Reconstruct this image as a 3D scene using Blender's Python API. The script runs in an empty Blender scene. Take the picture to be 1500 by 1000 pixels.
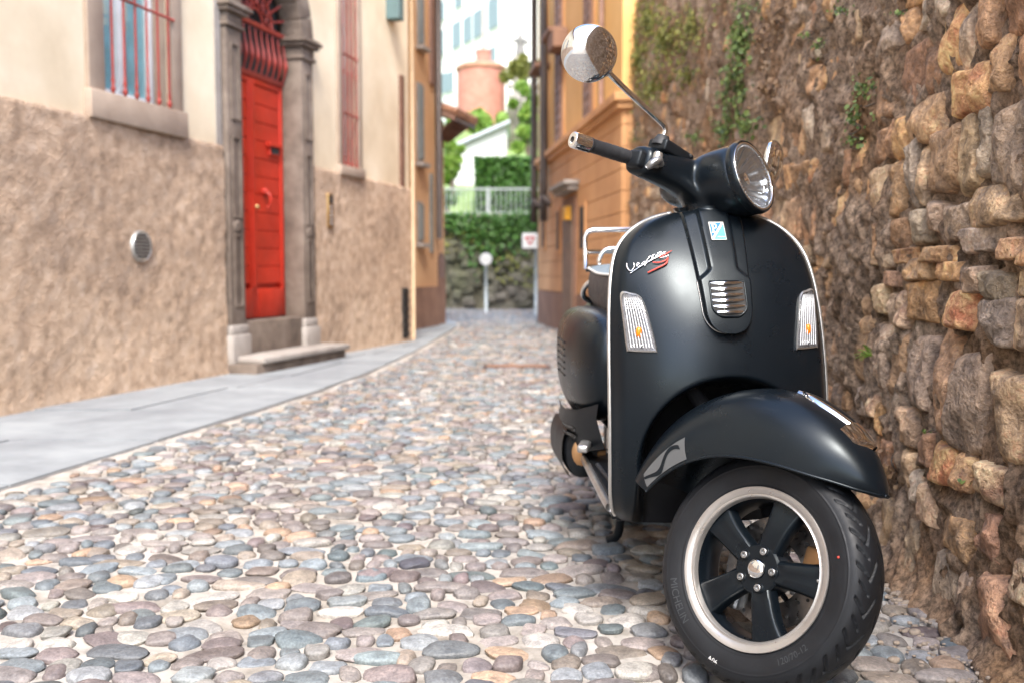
import bpy, bmesh, math
import numpy as np
from mathutils import Vector, Matrix
R = math.radians
rng = np.random.default_rng(11)
scene = bpy.context.scene
COL = scene.collection

# ------------------------------------------------------------------ camera
CAM_H, PITCH, FPX = 0.83, R(3.92), 1458.0        # 35 mm lens, in pixels of a 1500 wide picture
cam_d = bpy.data.cameras.new('camera')
cam_d.lens = 35.0; cam_d.sensor_width = 36.0; cam_d.clip_start = 0.05; cam_d.clip_end = 3000
cam_d.dof.use_dof = True; cam_d.dof.focus_distance = 2.08; cam_d.dof.aperture_fstop = 3.1
cam = bpy.data.objects.new('camera', cam_d); COL.objects.link(cam)
cam.location = (0, 0, CAM_H); cam.rotation_euler = (R(90) - PITCH, 0, 0)
scene.camera = cam

# ------------------------------------------------------------------ world, sun, exposure
SUN_EL, SUN_AZ = 52.0, 177.0        # azimuth clockwise from +Y (the way the camera looks)
world = bpy.data.worlds.new('World'); scene.world = world; world.use_nodes = True
wn = world.node_tree.nodes; wl = world.node_tree.links; wn.clear()
sky = wn.new('ShaderNodeTexSky'); sky.sky_type = 'NISHITA'; sky.sun_disc = False
sky.sun_elevation = R(SUN_EL); sky.sun_rotation = R(SUN_AZ)
sky.air_density = 1.0; sky.dust_density = 2.0; sky.ozone_density = 1.0
bgn = wn.new('ShaderNodeBackground'); bgn.inputs['Strength'].default_value = 0.15
wo = wn.new('ShaderNodeOutputWorld')
wl.new(sky.outputs['Color'], bgn.inputs['Color']); wl.new(bgn.outputs['Background'], wo.inputs['Surface'])
sun_d = bpy.data.lights.new('sun', 'SUN'); sun_d.energy = 1.3; sun_d.angle = R(18); sun_d.color = (1, .95, .88)
sun = bpy.data.objects.new('sun', sun_d); COL.objects.link(sun)
sv = Vector((math.sin(R(SUN_AZ)) * math.cos(R(SUN_EL)), math.cos(R(SUN_AZ)) * math.cos(R(SUN_EL)), math.sin(R(SUN_EL))))
sun.rotation_euler = (-sv).to_track_quat('-Z', 'Y').to_euler()
scene.view_settings.view_transform = 'Standard'; scene.view_settings.look = 'None'
scene.view_settings.gamma = 1.0; scene.view_settings.use_curve_mapping = False
scene.view_settings.exposure = 2.25

# ------------------------------------------------------------------ helpers: numbers
def ray(px, py):
    a = (px - 750) / FPX; b = (500 - py) / FPX
    c, s = math.cos(PITCH), math.sin(PITCH)
    return np.array([a, c + s * b, -s + c * b])
CAM = np.array([0, 0, CAM_H])
def rotm(axis, t):
    a = np.array(axis, float); a /= np.linalg.norm(a)
    K = np.array([[0, -a[2], a[1]], [a[2], 0, -a[0]], [-a[1], a[0], 0]])
    return np.eye(3) + math.sin(t) * K + (1 - math.cos(t)) * K @ K
def spline(xs, ys):
    """natural cubic spline, clamped outside"""
    xs = np.array(xs, float); ys = np.array(ys, float); n = len(xs); h = np.diff(xs)
    A = np.zeros((n, n)); b = np.zeros(n); A[0, 0] = A[-1, -1] = 1
    for i in range(1, n - 1):
        A[i, i - 1] = h[i - 1]; A[i, i] = 2 * (h[i - 1] + h[i]); A[i, i + 1] = h[i]
        b[i] = 3 * ((ys[i + 1] - ys[i]) / h[i] - (ys[i] - ys[i - 1]) / h[i - 1])
    c = np.linalg.solve(A, b)
    def f(x):
        x = np.clip(np.asarray(x, float), xs[0], xs[-1])
        i = np.clip(np.searchsorted(xs, x) - 1, 0, n - 2); t = x - xs[i]
        d = (c[i + 1] - c[i]) / (3 * h[i]); bb = (ys[i + 1] - ys[i]) / h[i] - h[i] * (2 * c[i] + c[i + 1]) / 3
        return ys[i] + bb * t + c[i] * t * t + d * t ** 3
    return f
def crom(pts, n, closed=False):
    P = np.array(pts, float); m = len(P)
    if closed: Q = np.vstack([P[-1:], P, P[:2]]); segs = m
    else: Q = np.vstack([2 * P[:1] - P[1:2], P, 2 * P[-1:] - P[-2:-1]]); segs = m - 1
    out = []
    for i in range(segs):
        a, b, c, d = Q[i:i + 4]
        t = np.linspace(0, 1, n, endpoint=False)[:, None]
        out.append(.5 * ((2 * b) + (-a + c) * t + (2 * a - 5 * b + 4 * c - d) * t ** 2 + (-a + 3 * b - 3 * c + d) * t ** 3))
    if not closed: out.append(P[-1:])
    return np.vstack(out)
def sstep(a, b, x):
    t = np.clip((np.asarray(x, float) - a) / (b - a), 0, 1); return t * t * (3 - 2 * t)
def _hash(i, j, k, seed):
    h = (i.astype(np.int64) * 374761393 + j.astype(np.int64) * 668265263 + k.astype(np.int64) * 2147483647 + seed * 1274126177) & 0xffffffff
    h = ((h ^ (h >> 13)) * 1274126177) & 0xffffffff
    h = ((h ^ (h >> 16)) * 2246822519) & 0xffffffff
    return ((h ^ (h >> 15)) & 0xffffff) / float(0xffffff)
def vnoise(P, seed=0):
    P = np.asarray(P, float); I = np.floor(P).astype(np.int64); f = P - I; f = f * f * (3 - 2 * f); r = 0
    for dx in (0, 1):
        for dy in (0, 1):
            for dz in (0, 1):
                w = (f[:, 0] if dx else 1 - f[:, 0]) * (f[:, 1] if dy else 1 - f[:, 1]) * (f[:, 2] if dz else 1 - f[:, 2])
                r = r + w * _hash(I[:, 0] + dx, I[:, 1] + dy, I[:, 2] + dz, seed)
    return r * 2 - 1
def fbm(P, octv=4, seed=0, gain=.5):
    P = np.asarray(P, float); r = 0; a = 1
    for o in range(octv):
        r = r + a * vnoise(P * 2 ** o + o * 17.3, seed + o); a *= gain
    return r

# ------------------------------------------------------------------ helpers: objects
def tag(o, label=None, cat=None, group=None, kind=None):
    if label: o['label'] = label
    if cat: o['category'] = cat
    if group: o['group'] = group
    if kind: o['kind'] = kind
    return o
def empty(name, loc=(0, 0, 0), rz=0, label=None, cat=None, group=None):
    o = bpy.data.objects.new(name, None); COL.objects.link(o); o.location = loc; o.rotation_euler = (0, 0, rz)
    o.empty_display_size = .1
    return tag(o, label, cat, group)
def link(name, me, mat=None, parent=None):
    o = bpy.data.objects.new(name, me); COL.objects.link(o)
    if parent is not None: o.parent = parent
    if mat is not None and len(me.materials) == 0: me.materials.append(mat)
    return o
def mesh(name, V, Fc, smooth=True, angle=None):
    me = bpy.data.meshes.new(name)
    V = np.asarray(V, float)
    if isinstance(Fc, np.ndarray):
        n, k = Fc.shape
        me.vertices.add(len(V)); me.vertices.foreach_set('co', V.ravel())
        me.loops.add(n * k); me.loops.foreach_set('vertex_index', Fc.ravel().astype(np.int32))
        me.polygons.add(n); me.polygons.foreach_set('loop_start', np.arange(0, n * k, k, dtype=np.int32))
        me.update(calc_edges=True); me.validate()
    else:
        me.from_pydata([tuple(v) for v in V], [], [tuple(int(i) for i in f) for f in Fc]); me.update()
    if smooth: me.polygons.foreach_set('use_smooth', np.ones(len(me.polygons), bool))
    if angle is not None: me.set_sharp_from_angle(angle=R(angle))
    return me
def obj(name, V, Fc, mat, parent=None, smooth=True, angle=None):
    return link(name, mesh(name, V, Fc, smooth, angle), mat, parent)
def gridF(n, m, cu=False, cv=False, off=0, flip=False):
    i = np.arange(n if cu else n - 1); j = np.arange(m if cv else m - 1)
    I, J = np.meshgrid(i, j, indexing='ij'); I = I.ravel(); J = J.ravel(); I2 = (I + 1) % n; J2 = (J + 1) % m
    q = np.c_[I * m + J, I2 * m + J, I2 * m + J2, I * m + J2] + off
    return q[:, ::-1] if flip else q
class MB:
    """collects shapes into ONE mesh"""
    def __init__(s): s.v = []; s.f = []; s.n = 0
    def add(s, V, Fc):
        V = np.asarray(V, float); s.v.append(V)
        for f in (Fc.tolist() if isinstance(Fc, np.ndarray) else Fc): s.f.append([i + s.n for i in f])
        s.n += len(V); return s
    def box(s, lo, hi, M=None):
        x0, y0, z0 = lo; x1, y1, z1 = hi
        V = np.array([(x0, y0, z0), (x1, y0, z0), (x1, y1, z0), (x0, y1, z0), (x0, y0, z1), (x1, y0, z1), (x1, y1, z1), (x0, y1, z1)], float)
        if M is not None: V = V @ np.asarray(M)[:3, :3].T + np.asarray(M)[:3, 3]
        return s.add(V, [(0, 3, 2, 1), (4, 5, 6, 7), (0, 1, 5, 4), (1, 2, 6, 5), (2, 3, 7, 6), (3, 0, 4, 7)])
    def tube(s, pts, r, n=10, caps=True, closed=False):
        V, Fc = tubeVF(pts, r, n, caps, closed); return s.add(V, Fc)
    def grid(s, P, cu=False, cv=False, flip=False):
        n, m = P.shape[:2]; return s.add(P.reshape(-1, 3), gridF(n, m, cu, cv, 0, flip))
    def lathe(s, prof, n, c, ax, caps=False):
        V, Fc = latheVF(prof, n, c, ax); return s.add(V, Fc)
    def prism(s, poly, d0, d1, M):
        """poly in local xy, extruded along local z from d0 to d1, M 4x4"""
        k = len(poly); V = np.array([(p[0], p[1], d0) for p in poly] + [(p[0], p[1], d1) for p in poly], float)
        V = V @ np.asarray(M)[:3, :3].T + np.asarray(M)[:3, 3]
        Fc = [list(range(k))[::-1], list(range(k, 2 * k))] + [(i, (i + 1) % k, (i + 1) % k + k, i + k) for i in range(k)]
        return s.add(V, Fc)
    def V(s): return np.vstack(s.v)
    def xf(s, fn): s.v = [fn(v) for v in s.v]; return s
    def build(s, name, mat, parent=None, smooth=False, angle=None, bevel=0, seg=2):
        me = mesh(name, s.V(), s.f, smooth, None)
        if bevel:
            bm = bmesh.new(); bm.from_mesh(me)
            es = [e for e in bm.edges if len(e.link_faces) == 2 and e.calc_face_angle(0) > R(25)]
            bmesh.ops.bevel(bm, geom=es, offset=bevel, segments=seg, profile=.5, affect='EDGES', clamp_overlap=True)
            bm.to_mesh(me); bm.free()
        if smooth or angle is not None:
            me.polygons.foreach_set('use_smooth', np.ones(len(me.polygons), bool))
            if angle is not None: me.set_sharp_from_angle(angle=R(angle))
        me.update()
        return link(name, me, mat, parent)
def frames(P, closed):
    T = np.roll(P, -1, 0) - np.roll(P, 1, 0)
    if not closed: T[0] = P[1] - P[0]; T[-1] = P[-1] - P[-2]
    T /= np.linalg.norm(T, axis=1)[:, None] + 1e-12
    up = np.array([0, 0, 1.]) if abs(T[0][2]) < .9 else np.array([1., 0, 0])
    N = np.zeros_like(P); n = up - T[0] * (up @ T[0]); N[0] = n / np.linalg.norm(n)
    for i in range(1, len(P)):
        n = N[i - 1] - T[i] * (N[i - 1] @ T[i]); N[i] = n / (np.linalg.norm(n) + 1e-12)
    return T, N, np.cross(T, N)
def tubeVF(pts, r, n=10, caps=True, closed=False):
    P = np.array(pts, float); T, N, B = frames(P, closed); a = np.linspace(0, 2 * np.pi, n, endpoint=False)
    rr = np.broadcast_to(np.asarray(r, float), (len(P),))
    V = P[:, None] + rr[:, None, None] * (np.cos(a)[None, :, None] * N[:, None] + np.sin(a)[None, :, None] * B[:, None])
    Fc = gridF(len(P), n, closed, True).tolist(); V = V.reshape(-1, 3)
    if caps and not closed: Fc += [list(range(n))[::-1], list(range((len(P) - 1) * n, len(P) * n))]
    Fc = [f[::-1] for f in Fc]
    return V, Fc
def latheVF(prof, n, c, ax):
    """prof: (radius, along) pairs; c centre; ax axis"""
    ax = np.array(ax, float); ax /= np.linalg.norm(ax)
    u = np.cross(ax, [0, 0, 1.]); u = u if np.linalg.norm(u) > .1 else np.cross(ax, [0, 1., 0]); u /= np.linalg.norm(u); v = np.cross(ax, u)
    a = np.linspace(0, 2 * np.pi, n, endpoint=False); pr = np.array(prof, float)
    V = np.array(c, float) + pr[:, 1][:, None, None] * ax + pr[:, 0][:, None, None] * (np.cos(a)[None, :, None] * u + np.sin(a)[None, :, None] * v)
    return V.reshape(-1, 3), gridF(len(pr), n, False, True).tolist()
def frame4(o, x, y, z):
    M = np.eye(4); M[:3, 0] = x; M[:3, 1] = y; M[:3, 2] = z; M[:3, 3] = o; return M
def text_mesh(txt, size):
    cu = bpy.data.curves.new('t', 'FONT'); cu.body = txt; cu.size = size; cu.align_x = 'CENTER'; cu.resolution_u = 3
    o = bpy.data.objects.new('t', cu); me = o.to_mesh()
    V = np.array([v.co[:] for v in me.vertices]); Fc = [list(p.vertices) for p in me.polygons]
    o.to_mesh_clear(); bpy.data.objects.remove(o); bpy.data.curves.remove(cu)
    return V, Fc

# ------------------------------------------------------------------ helpers: materials
def nodes(name):
    m = bpy.data.materials.new(name); m.use_nodes = True; nt = m.node_tree
    return m, nt, nt.nodes['Principled BSDF']
def N(nt, t, **kw):
    n = nt.nodes.new(t)
    for k, v in kw.items():
        if k in n.inputs: n.inputs[k].default_value = v
        else: setattr(n, k, v)
    return n
def coords(nt, kind='Object'):
    return nt.nodes.new('ShaderNodeTexCoord').outputs[kind]
def noise_tex(nt, vec, scale, detail=4, rough=.55, w=None):
    n = N(nt, 'ShaderNodeTexNoise', Scale=scale, Detail=detail, Roughness=rough); nt.links.new(vec, n.inputs['Vector']); return n.outputs['Fac']
def ramp(nt, fac, stops):
    r = nt.nodes.new('ShaderNodeValToRGB'); nt.links.new(fac, r.inputs['Fac']); e = r.color_ramp.elements
    while len(e) < len(stops): e.new(.5)
    for el, (p, c) in zip(e, stops): el.position = p; el.color = (*c, 1) if len(c) == 3 else c
    return r.outputs['Color']
def mix(nt, fac, a, b, mode='MIX'):
    m = nt.nodes.new('ShaderNodeMix'); m.data_type = 'RGBA'; m.blend_type = mode
    for s, v in ((m.inputs[0], fac), (m.inputs[6], a), (m.inputs[7], b)):
        if hasattr(v, 'is_output'): nt.links.new(v, s)
        elif isinstance(v, (int, float)): s.default_value = v
        else: s.default_value = (*v, 1) if len(v) == 3 else v
    return m.outputs[2]
def bump(nt, bs, h, strength, dist):
    b = N(nt, 'ShaderNodeBump', Strength=strength, Distance=dist); nt.links.new(h, b.inputs['Height']); nt.links.new(b.outputs['Normal'], bs.inputs['Normal'])
def simple(name, col, rough=.5, metal=0., var=.12, vscale=9., bmp=None, coat=0., spec=.5, rvar=.1):
    """a colour with soft variation, roughness variation and an optional fine bump"""
    m, nt, bs = nodes(name); L = nt.links; c = coords(nt)
    f = noise_tex(nt, c, vscale, 5)
    dark = tuple(x * (1 - var) for x in col); lite = tuple(min(1, x * (1 + var)) for x in col)
    L.new(ramp(nt, f, [(.3, dark), (.7, lite)]), bs.inputs['Base Color'])
    f2 = noise_tex(nt, c, vscale * 3.1, 4)
    L.new(ramp(nt, f2, [(.3, (max(0, rough - rvar),) * 3), (.7, (min(1, rough + rvar),) * 3)]), bs.inputs['Roughness'])
    bs.inputs['Metallic'].default_value = metal; bs.inputs['Coat Weight'].default_value = coat
    bs.inputs['Specular IOR Level'].default_value = spec
    if bmp: bump(nt, bs, noise_tex(nt, c, bmp[0], 6, .6), bmp[1], bmp[2])
    return m
def thin_glass(name, tint=(1, 1, 1), rough=.0, refl=1.0, alpha=.0):
    m, nt, bs = nodes(name); L = nt.links; nt.nodes.remove(bs)
    out = nt.nodes['Material Output']
    tr = N(nt, 'ShaderNodeBsdfTransparent', Color=(*tint, 1)); gl = N(nt, 'ShaderNodeBsdfGlossy', Roughness=rough)
    lw = N(nt, 'ShaderNodeLayerWeight', Blend=.5); fr = N(nt, 'ShaderNodeMath', operation='POWER'); L.new(lw.outputs['Facing'], fr.inputs[0]); fr.inputs[1].default_value = 4.; c = coords(nt); nz = noise_tex(nt, c, 30, 3)
    mm = N(nt, 'ShaderNodeMath', operation='MULTIPLY_ADD'); L.new(fr.outputs[0], mm.inputs[0]); mm.inputs[1].default_value = refl
    m2 = N(nt, 'ShaderNodeMath', operation='MULTIPLY'); L.new(nz, m2.inputs[0]); m2.inputs[1].default_value = .06; L.new(m2.outputs[0], mm.inputs[2])
    mx = nt.nodes.new('ShaderNodeMixShader'); L.new(mm.outputs[0], mx.inputs[0]); L.new(tr.outputs[0], mx.inputs[1]); L.new(gl.outputs[0], mx.inputs[2])
    L.new(mx.outputs[0], out.inputs['Surface'])
    return m
# ================================================================== THE SETTING
class Frame:
    """a facade: x = out of the wall towards the street, y = along it, z = up"""
    def __init__(s, o, ang): s.o = np.array([o[0], o[1], 0.]); s.a = ang; s.M = rotm((0, 0, 1), ang)
    def hit(s, px, py, x=0.):
        d = s.M.T @ ray(px, py); c = s.M.T @ (CAM - s.o); t = (x - c[0]) / d[0]; p = c + t * d; return p[1], p[2]
    def root(s, name, label, cat, group=None): return empty(name, tuple(s.o), s.a, label, cat, group)

# ---- stones: colour per object (object colour) or per vertex (attribute)
def stone_mat(name, attr, scale, rough, bstr, bdist, contrast=.35, moss=None):
    m, nt, bs = nodes(name); L = nt.links; c = coords(nt)
    if attr: a = N(nt, 'ShaderNodeAttribute', attribute_name='Col'); base = a.outputs['Color']; c = nt.nodes.new('ShaderNodeNewGeometry').outputs['Position']
    else:
        oi = nt.nodes.new('ShaderNodeObjectInfo'); base = oi.outputs['Color']; c = nt.nodes.new('ShaderNodeNewGeometry').outputs['Position']
    f = noise_tex(nt, c, scale, 6, .65); f2 = noise_tex(nt, c, scale * 6, 3, .6); f3 = noise_tex(nt, c, scale * .8, 6, .7)
    k = mix(nt, contrast, base, ramp(nt, f, [(.35, (.12, .12, .13)), (.5, (.5, .5, .5)), (.68, (.98, .95, .9))]), 'OVERLAY')
    k = mix(nt, .3, k, ramp(nt, f2, [(.38, (.2, .2, .2)), (.62, (.85, .85, .85))]), 'OVERLAY')
    if moss: k = mix(nt, ramp(nt, f3, [(.56, (0, 0, 0)), (.72, (.75, .75, .75))]), k, moss)
    L.new(k, bs.inputs['Base Color'])
    L.new(ramp(nt, f, [(.3, (rough - .15,) * 3), (.7, (min(1, rough + .15),) * 3)]), bs.inputs['Roughness'])
    ad = N(nt, 'ShaderNodeMath', operation='MULTIPLY_ADD'); L.new(f2, ad.inputs[0]); ad.inputs[1].default_value = .3; L.new(f, ad.inputs[2])
    bump(nt, bs, ad.outputs[0], bstr, bdist)
    return m
def sheet_mat(name, stops, scale, rough, bscale, bstr, bdist, stops2=None, scale2=.6, detail=7):
    """plaster, mortar, paving: two sizes of blotches and a relief"""
    m, nt, bs = nodes(name); L = nt.links; c = nt.nodes.new('ShaderNodeNewGeometry').outputs['Position']
    k = ramp(nt, noise_tex(nt, c, scale, detail, .62), stops)
    if stops2: k = mix(nt, 1., k, ramp(nt, noise_tex(nt, c, scale2, 5, .6), stops2), 'MULTIPLY')
    L.new(k, bs.inputs['Base Color']); bs.inputs['Roughness'].default_value = rough
    h1 = noise_tex(nt, c, bscale, 8, .65); bump(nt, bs, h1, bstr, bdist)
    return m

M_mortar = sheet_mat('street_mortar', [(.3, (.22, .20, .175)), (.5, (.37, .345, .315)), (.75, (.47, .445, .415))], 14, .85, 60, .6, .006, [(.35, (.78, .74, .68)), (.65, (1, 1, 1))], 1.3)
M_cob_o = stone_mat('cobble_stone', False, 26, .55, .8, .006, .36)
M_cob_a = stone_mat('cobble_stone_far', True, 26, .55, .8, .006, .36)
M_pave = sheet_mat('pavement_stone', [(.3, (.22, .24, .25)), (.7, (.29, .31, .32))], 6, .7, 40, .3, .003, [(.35, (.70, .70, .72)), (.65, (1, 1, 1))], 1.6)
M_joint = simple('pavement_joint', (.30, .29, .28), .9, var=.2, vscale=20)
M_ground = simple('ground_earth', (.28, .25, .21), .95, var=.25, vscale=2)

obj('ground', [(-300, -300, -.12), (300, -300, -.12), (300, 300, -.12), (-300, 300, -.12)], [(0, 1, 2, 3)], M_ground)['kind'] = 'structure'
bordX = spline([-7, 0, 3.83, 7.56, 11, 13.4, 15, 17, 20, 24], [-3.92, -2.66, -1.97, -1.30, -1.02, -.92, -.86, -1.0, -1.9, -3.6])
houseX = lambda Y: -2.99 + .2715 * (np.asarray(Y) - 5.8)
wallX = spline([-7, -2, 0, 2, 3, 4.5, 6.5, 8.5, 10.6], [.74, .82, .90, 1.030, 1.095, 1.165, 1.215, 1.235, 1.20])
def rightX(Y): return np.where(np.asarray(Y) < 10.6, wallX(np.minimum(Y, 10.6)) + .12, 1.32 + .0 * np.asarray(Y))
def bedz(X, Y): return .010 * vnoise(np.c_[np.ravel(X) * 1.7, np.ravel(Y) * 1.7, np.zeros(np.size(X))], 5).reshape(np.shape(X))

Ys = np.r_[np.arange(-10, .6, .25), np.arange(.6, 6, .03), np.arange(6, 24.3, .12)]; ss = np.linspace(0, 1, 110)
Yg, Sg = np.meshgrid(Ys, ss, indexing='ij'); Xg = (bordX(Yg) - .02) * (1 - Sg) + (rightX(Yg) + .05) * Sg
Zg = -.014 + bedz(Xg, Yg) + .0035 * vnoise(np.c_[Xg.ravel() * 22, Yg.ravel() * 22, 0 * Xg.ravel()], 9).reshape(Xg.shape)
street = obj('cobbled_street', np.dstack([Xg, Yg, Zg]).reshape(-1, 3), gridF(*Xg.shape, flip=True), M_mortar); street['kind'] = 'structure'

# ---- cobbles
PAL = np.array([(.125, .15, .165), (.15, .175, .19), (.185, .20, .21), (.175, .15, .142), (.15, .12, .115), (.225, .185, .145), (.28, .185, .12), (.265, .25, .225), (.09, .10, .11), (.21, .18, .165), (.31, .29, .26), (.14, .17, .18)]) * .86
PALW = np.array([11, 11, 10, 15, 9, 15, 6, 10, 5, 15, 6, 6.]); PALW /= PALW.sum()
def pebble(nlat, nlon, seed):
    la = np.linspace(R(-35), R(90), nlat); lo = np.linspace(0, 2 * np.pi, nlon, endpoint=False)
    A, B = np.meshgrid(la, lo, indexing='ij'); e = .8
    cs = np.sign(np.cos(B)) * np.abs(np.cos(B)) ** e; sn = np.sign(np.sin(B)) * np.abs(np.sin(B)) ** e
    P = np.dstack([np.cos(A) * cs, np.cos(A) * sn, np.sign(np.sin(A)) * np.abs(np.sin(A)) ** .62])
    q = P.reshape(-1, 3); q = q * (1 + .18 * vnoise(q * 1.2 + seed * 7.7, seed) + .05 * vnoise(q * 3 + seed, seed + 3))[:, None]
    q[-nlon:] = q[-nlon:].mean(0)
    return q, gridF(nlat, nlon, False, True)
hi = [pebble(10, 18, s) for s in range(14)]; lo_ = [pebble(5, 9, s) for s in range(14)]
cells = []
y = -2.6; row = 0
while y < 23.5:
    sy = .067 if y < 9 else .088
    x0 = float(bordX(y)) + .03; x1 = float(rightX(y)) - .06
    x = x0 + rng.uniform(0, .1)
    while x < x1:
        w = rng.choice([.045, .066, .088, .112, .145], p=[.17, .27, .28, .18, .10]) * (1 if y < 9 else 1.25)
        yy = y + rng.normal(0, .014); xx = x + w / 2
        b = .5 * sy * rng.uniform(.86, 1.20)
        cells.append((xx, yy, .5 * w * rng.uniform(.86, 1.03), b, rng.normal(0, .27), rng.uniform(.55, 1.2)))
        x += w + rng.uniform(-.002, .011)
    y += sy; row += 1
cells = np.array(cells)
def project(P):
    P = np.atleast_2d(P); c, s = math.cos(PITCH), math.sin(PITCH); Y = P[:, 1]; Z = P[:, 2] - CAM_H
    d = c * Y - s * Z; return np.c_[750 + FPX * P[:, 0] / d, 500 - FPX * (s * Y + c * Z) / d, d]
pp = project(np.c_[cells[:, :2], np.zeros(len(cells))])
inview = (pp[:, 0] > -30) & (pp[:, 0] < 1530) & (pp[:, 1] < 1015)
hidden = (cells[:, 0] > .62) & (cells[:, 1] > 2.25)                 # behind the scooter's wheel and body
showsz = np.where(inview & ~hidden, cells[:, 2] * cells[:, 3] / pp[:, 2] ** 3, 0)
order = np.argsort(-showsz); big = set(order[:300].tolist())
pebme = []
for i, (q, f) in enumerate(hi):
    me = mesh('cobble', q, f); me.materials.append(M_cob_o); pebme.append(me)
VV, FF, CC = [], [], []; nv = 0
for i, (x, yv, a, b, rz, hz) in enumerate(cells):
    k = int(rng.integers(14)); colr = PAL[rng.choice(len(PAL), p=PALW)] * rng.uniform(.72, 1.45) + rng.normal(0, .003, 3); colr = np.clip(colr * .82 + .18 * colr.mean(), .04, .8)
    z = -.011 + float(bedz(x, yv)) + rng.normal(0, .002); h = .0150 * hz
    if i in big:
        o = link('cobble', pebme[k], None, street); o.location = (x, yv, z); o.rotation_euler = (rng.normal(0, .06), rng.normal(0, .06), rz); o.scale = (a, b, h)
        o.color = (*colr, 1)
    else:
        q, f = lo_[k]; c, s = math.cos(rz), math.sin(rz)
        p = q * (a, b, h); p = np.c_[p[:, 0] * c - p[:, 1] * s + x, p[:, 0] * s + p[:, 1] * c + yv, p[:, 2] + z]
        VV.append(p); FF.append(f + nv); nv += len(p); CC.append(np.repeat(np.r_[colr, 1][None], len(p), 0))
me = mesh('cobbles', np.vstack(VV), np.vstack(FF)); at = me.attributes.new('Col', 'FLOAT_COLOR', 'POINT'); at.data.foreach_set('color', np.vstack(CC).ravel())
link('cobbles', me, M_cob_a, street)['kind'] = 'stuff'

# ---- pavement of long slabs along the left house
Yp = np.r_[np.arange(-10, 24, .25)]
A = np.c_[np.minimum(houseX(Yp), -1.15) - .4, Yp]; Bp = np.c_[bordX(Yp), Yp]; A[:, 0] = np.minimum(A[:, 0], Bp[:, 0] - .25)
mb = MB(); P = np.zeros((len(Yp), 3, 3)); P[:, 0, :2] = A; P[:, 0, 2] = -.004; P[:, 1, :2] = Bp; P[:, 1, 2] = -.004; P[:, 2, :2] = Bp; P[:, 2, 2] = -.1
pav = mb.grid(P).build('pavement', M_joint); pav['kind'] = 'structure'
yb = [-10.]
while yb[-1] < 22: yb.append(yb[-1] + rng.uniform(.75, 1.35))
for i in range(len(yb) - 1):
    y0, y1 = yb[i], yb[i + 1] - .012
    for lane in range(2):
        m_ = MB(); n = 4; t = np.linspace(y0, y1, n)
        xo = bordX(t) - .004; xi = np.minimum(np.where(t < 12.2, houseX(t) - .05, -1.9 + .0 * t), xo - .3); mid = xo * .52 + xi * .48 + .06 * math.sin(i * 2.1)
        a, b = (mid + .006, xo) if lane == 0 else (xi, mid - .006)
        dz = .004 * rng.uniform(-1, 1); top = .008 + dz
        G = np.zeros((n, 4, 3)); G[:, :, 1] = t[:, None]
        G[:, 0, 0] = a; G[:, 1, 0] = a; G[:, 2, 0] = b; G[:, 3, 0] = b; G[:, 0, 2] = -.02; G[:, 1, 2] = top; G[:, 2, 2] = top; G[:, 3, 2] = -.06
        m_.grid(G); m_.add(G[0], [(0, 1, 2, 3)]); m_.add(G[-1], [(3, 2, 1, 0)])
        m_.build('paving_slab', M_pave, pav)

# ------------------------------------------------------------------ rubble wall on the right
def wall_hit(px, py):
    d = ray(px, py); lo, hi_ = .5, 10.6
    for _ in range(50):
        mid = .5 * (lo + hi_); x = d[0] / d[1] * mid
        if x < float(wallX(mid)): lo = mid
        else: hi_ = mid
    return lo, CAM_H + d[2] / d[1] * lo
BAT = .035
def wall_cover(Y, Z):
    """how thickly the stones are smeared over with mortar: -1 bare joints ... +1 buried"""
    p = np.c_[np.ravel(Y), np.ravel(Z), 0 * np.ravel(Y)]
    k = 1.5 * fbm(p * (.9, 1.1, 1), 3, 61) + 1.15 * sstep(.95, 1.9, p[:, 1]) - .85 + .55 * sstep(3.2, 5, p[:, 0])
    return np.clip(k, -1, 1)
def wall_disp(Y, Z):
    p = np.c_[np.ravel(Y), np.ravel(Z), 0 * np.ravel(Y)]
    w = p + .10 * np.c_[fbm(p * 4, 2, 3), fbm(p * 4 + 9, 2, 5), 0 * p[:, 0]]
    d = .020 * wall_cover(Y, Z).ravel() - .001 + .018 * fbm(p * (2.0, 1.8, 1), 2, 21) + .030 * (.42 - np.abs(fbm(w * (7, 4.5, 1), 3, 33))) + .016 * fbm(w * (24, 17, 1), 3, 41, .6) + .010 * (.5 - np.abs(fbm(p * 55, 2, 43)))
    hole = sstep(.42, .62, fbm(w * (9, 6, 1) + 3.3, 2, 71)); d = d - .05 * hole
    return d.reshape(np.shape(Y))
Yw = np.r_[np.arange(-10, 1.4, .14), np.arange(1.4, 3.6, .0085), np.arange(3.6, 6, .018), np.arange(6, 10.75, .035)]
Zw = np.r_[np.arange(-.12, 2.2, .0125), np.arange(2.2, 3.75, .03)]
Yg, Zg = np.meshgrid(Yw, Zw, indexing='ij')
Dg = wall_disp(Yg, Zg)
foot = .06 * np.exp(-np.maximum(Zg, 0) / .06)
Xg = wallX(Yg) + BAT * np.maximum(Zg, 0) - Dg - foot
M_wallm = None
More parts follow.
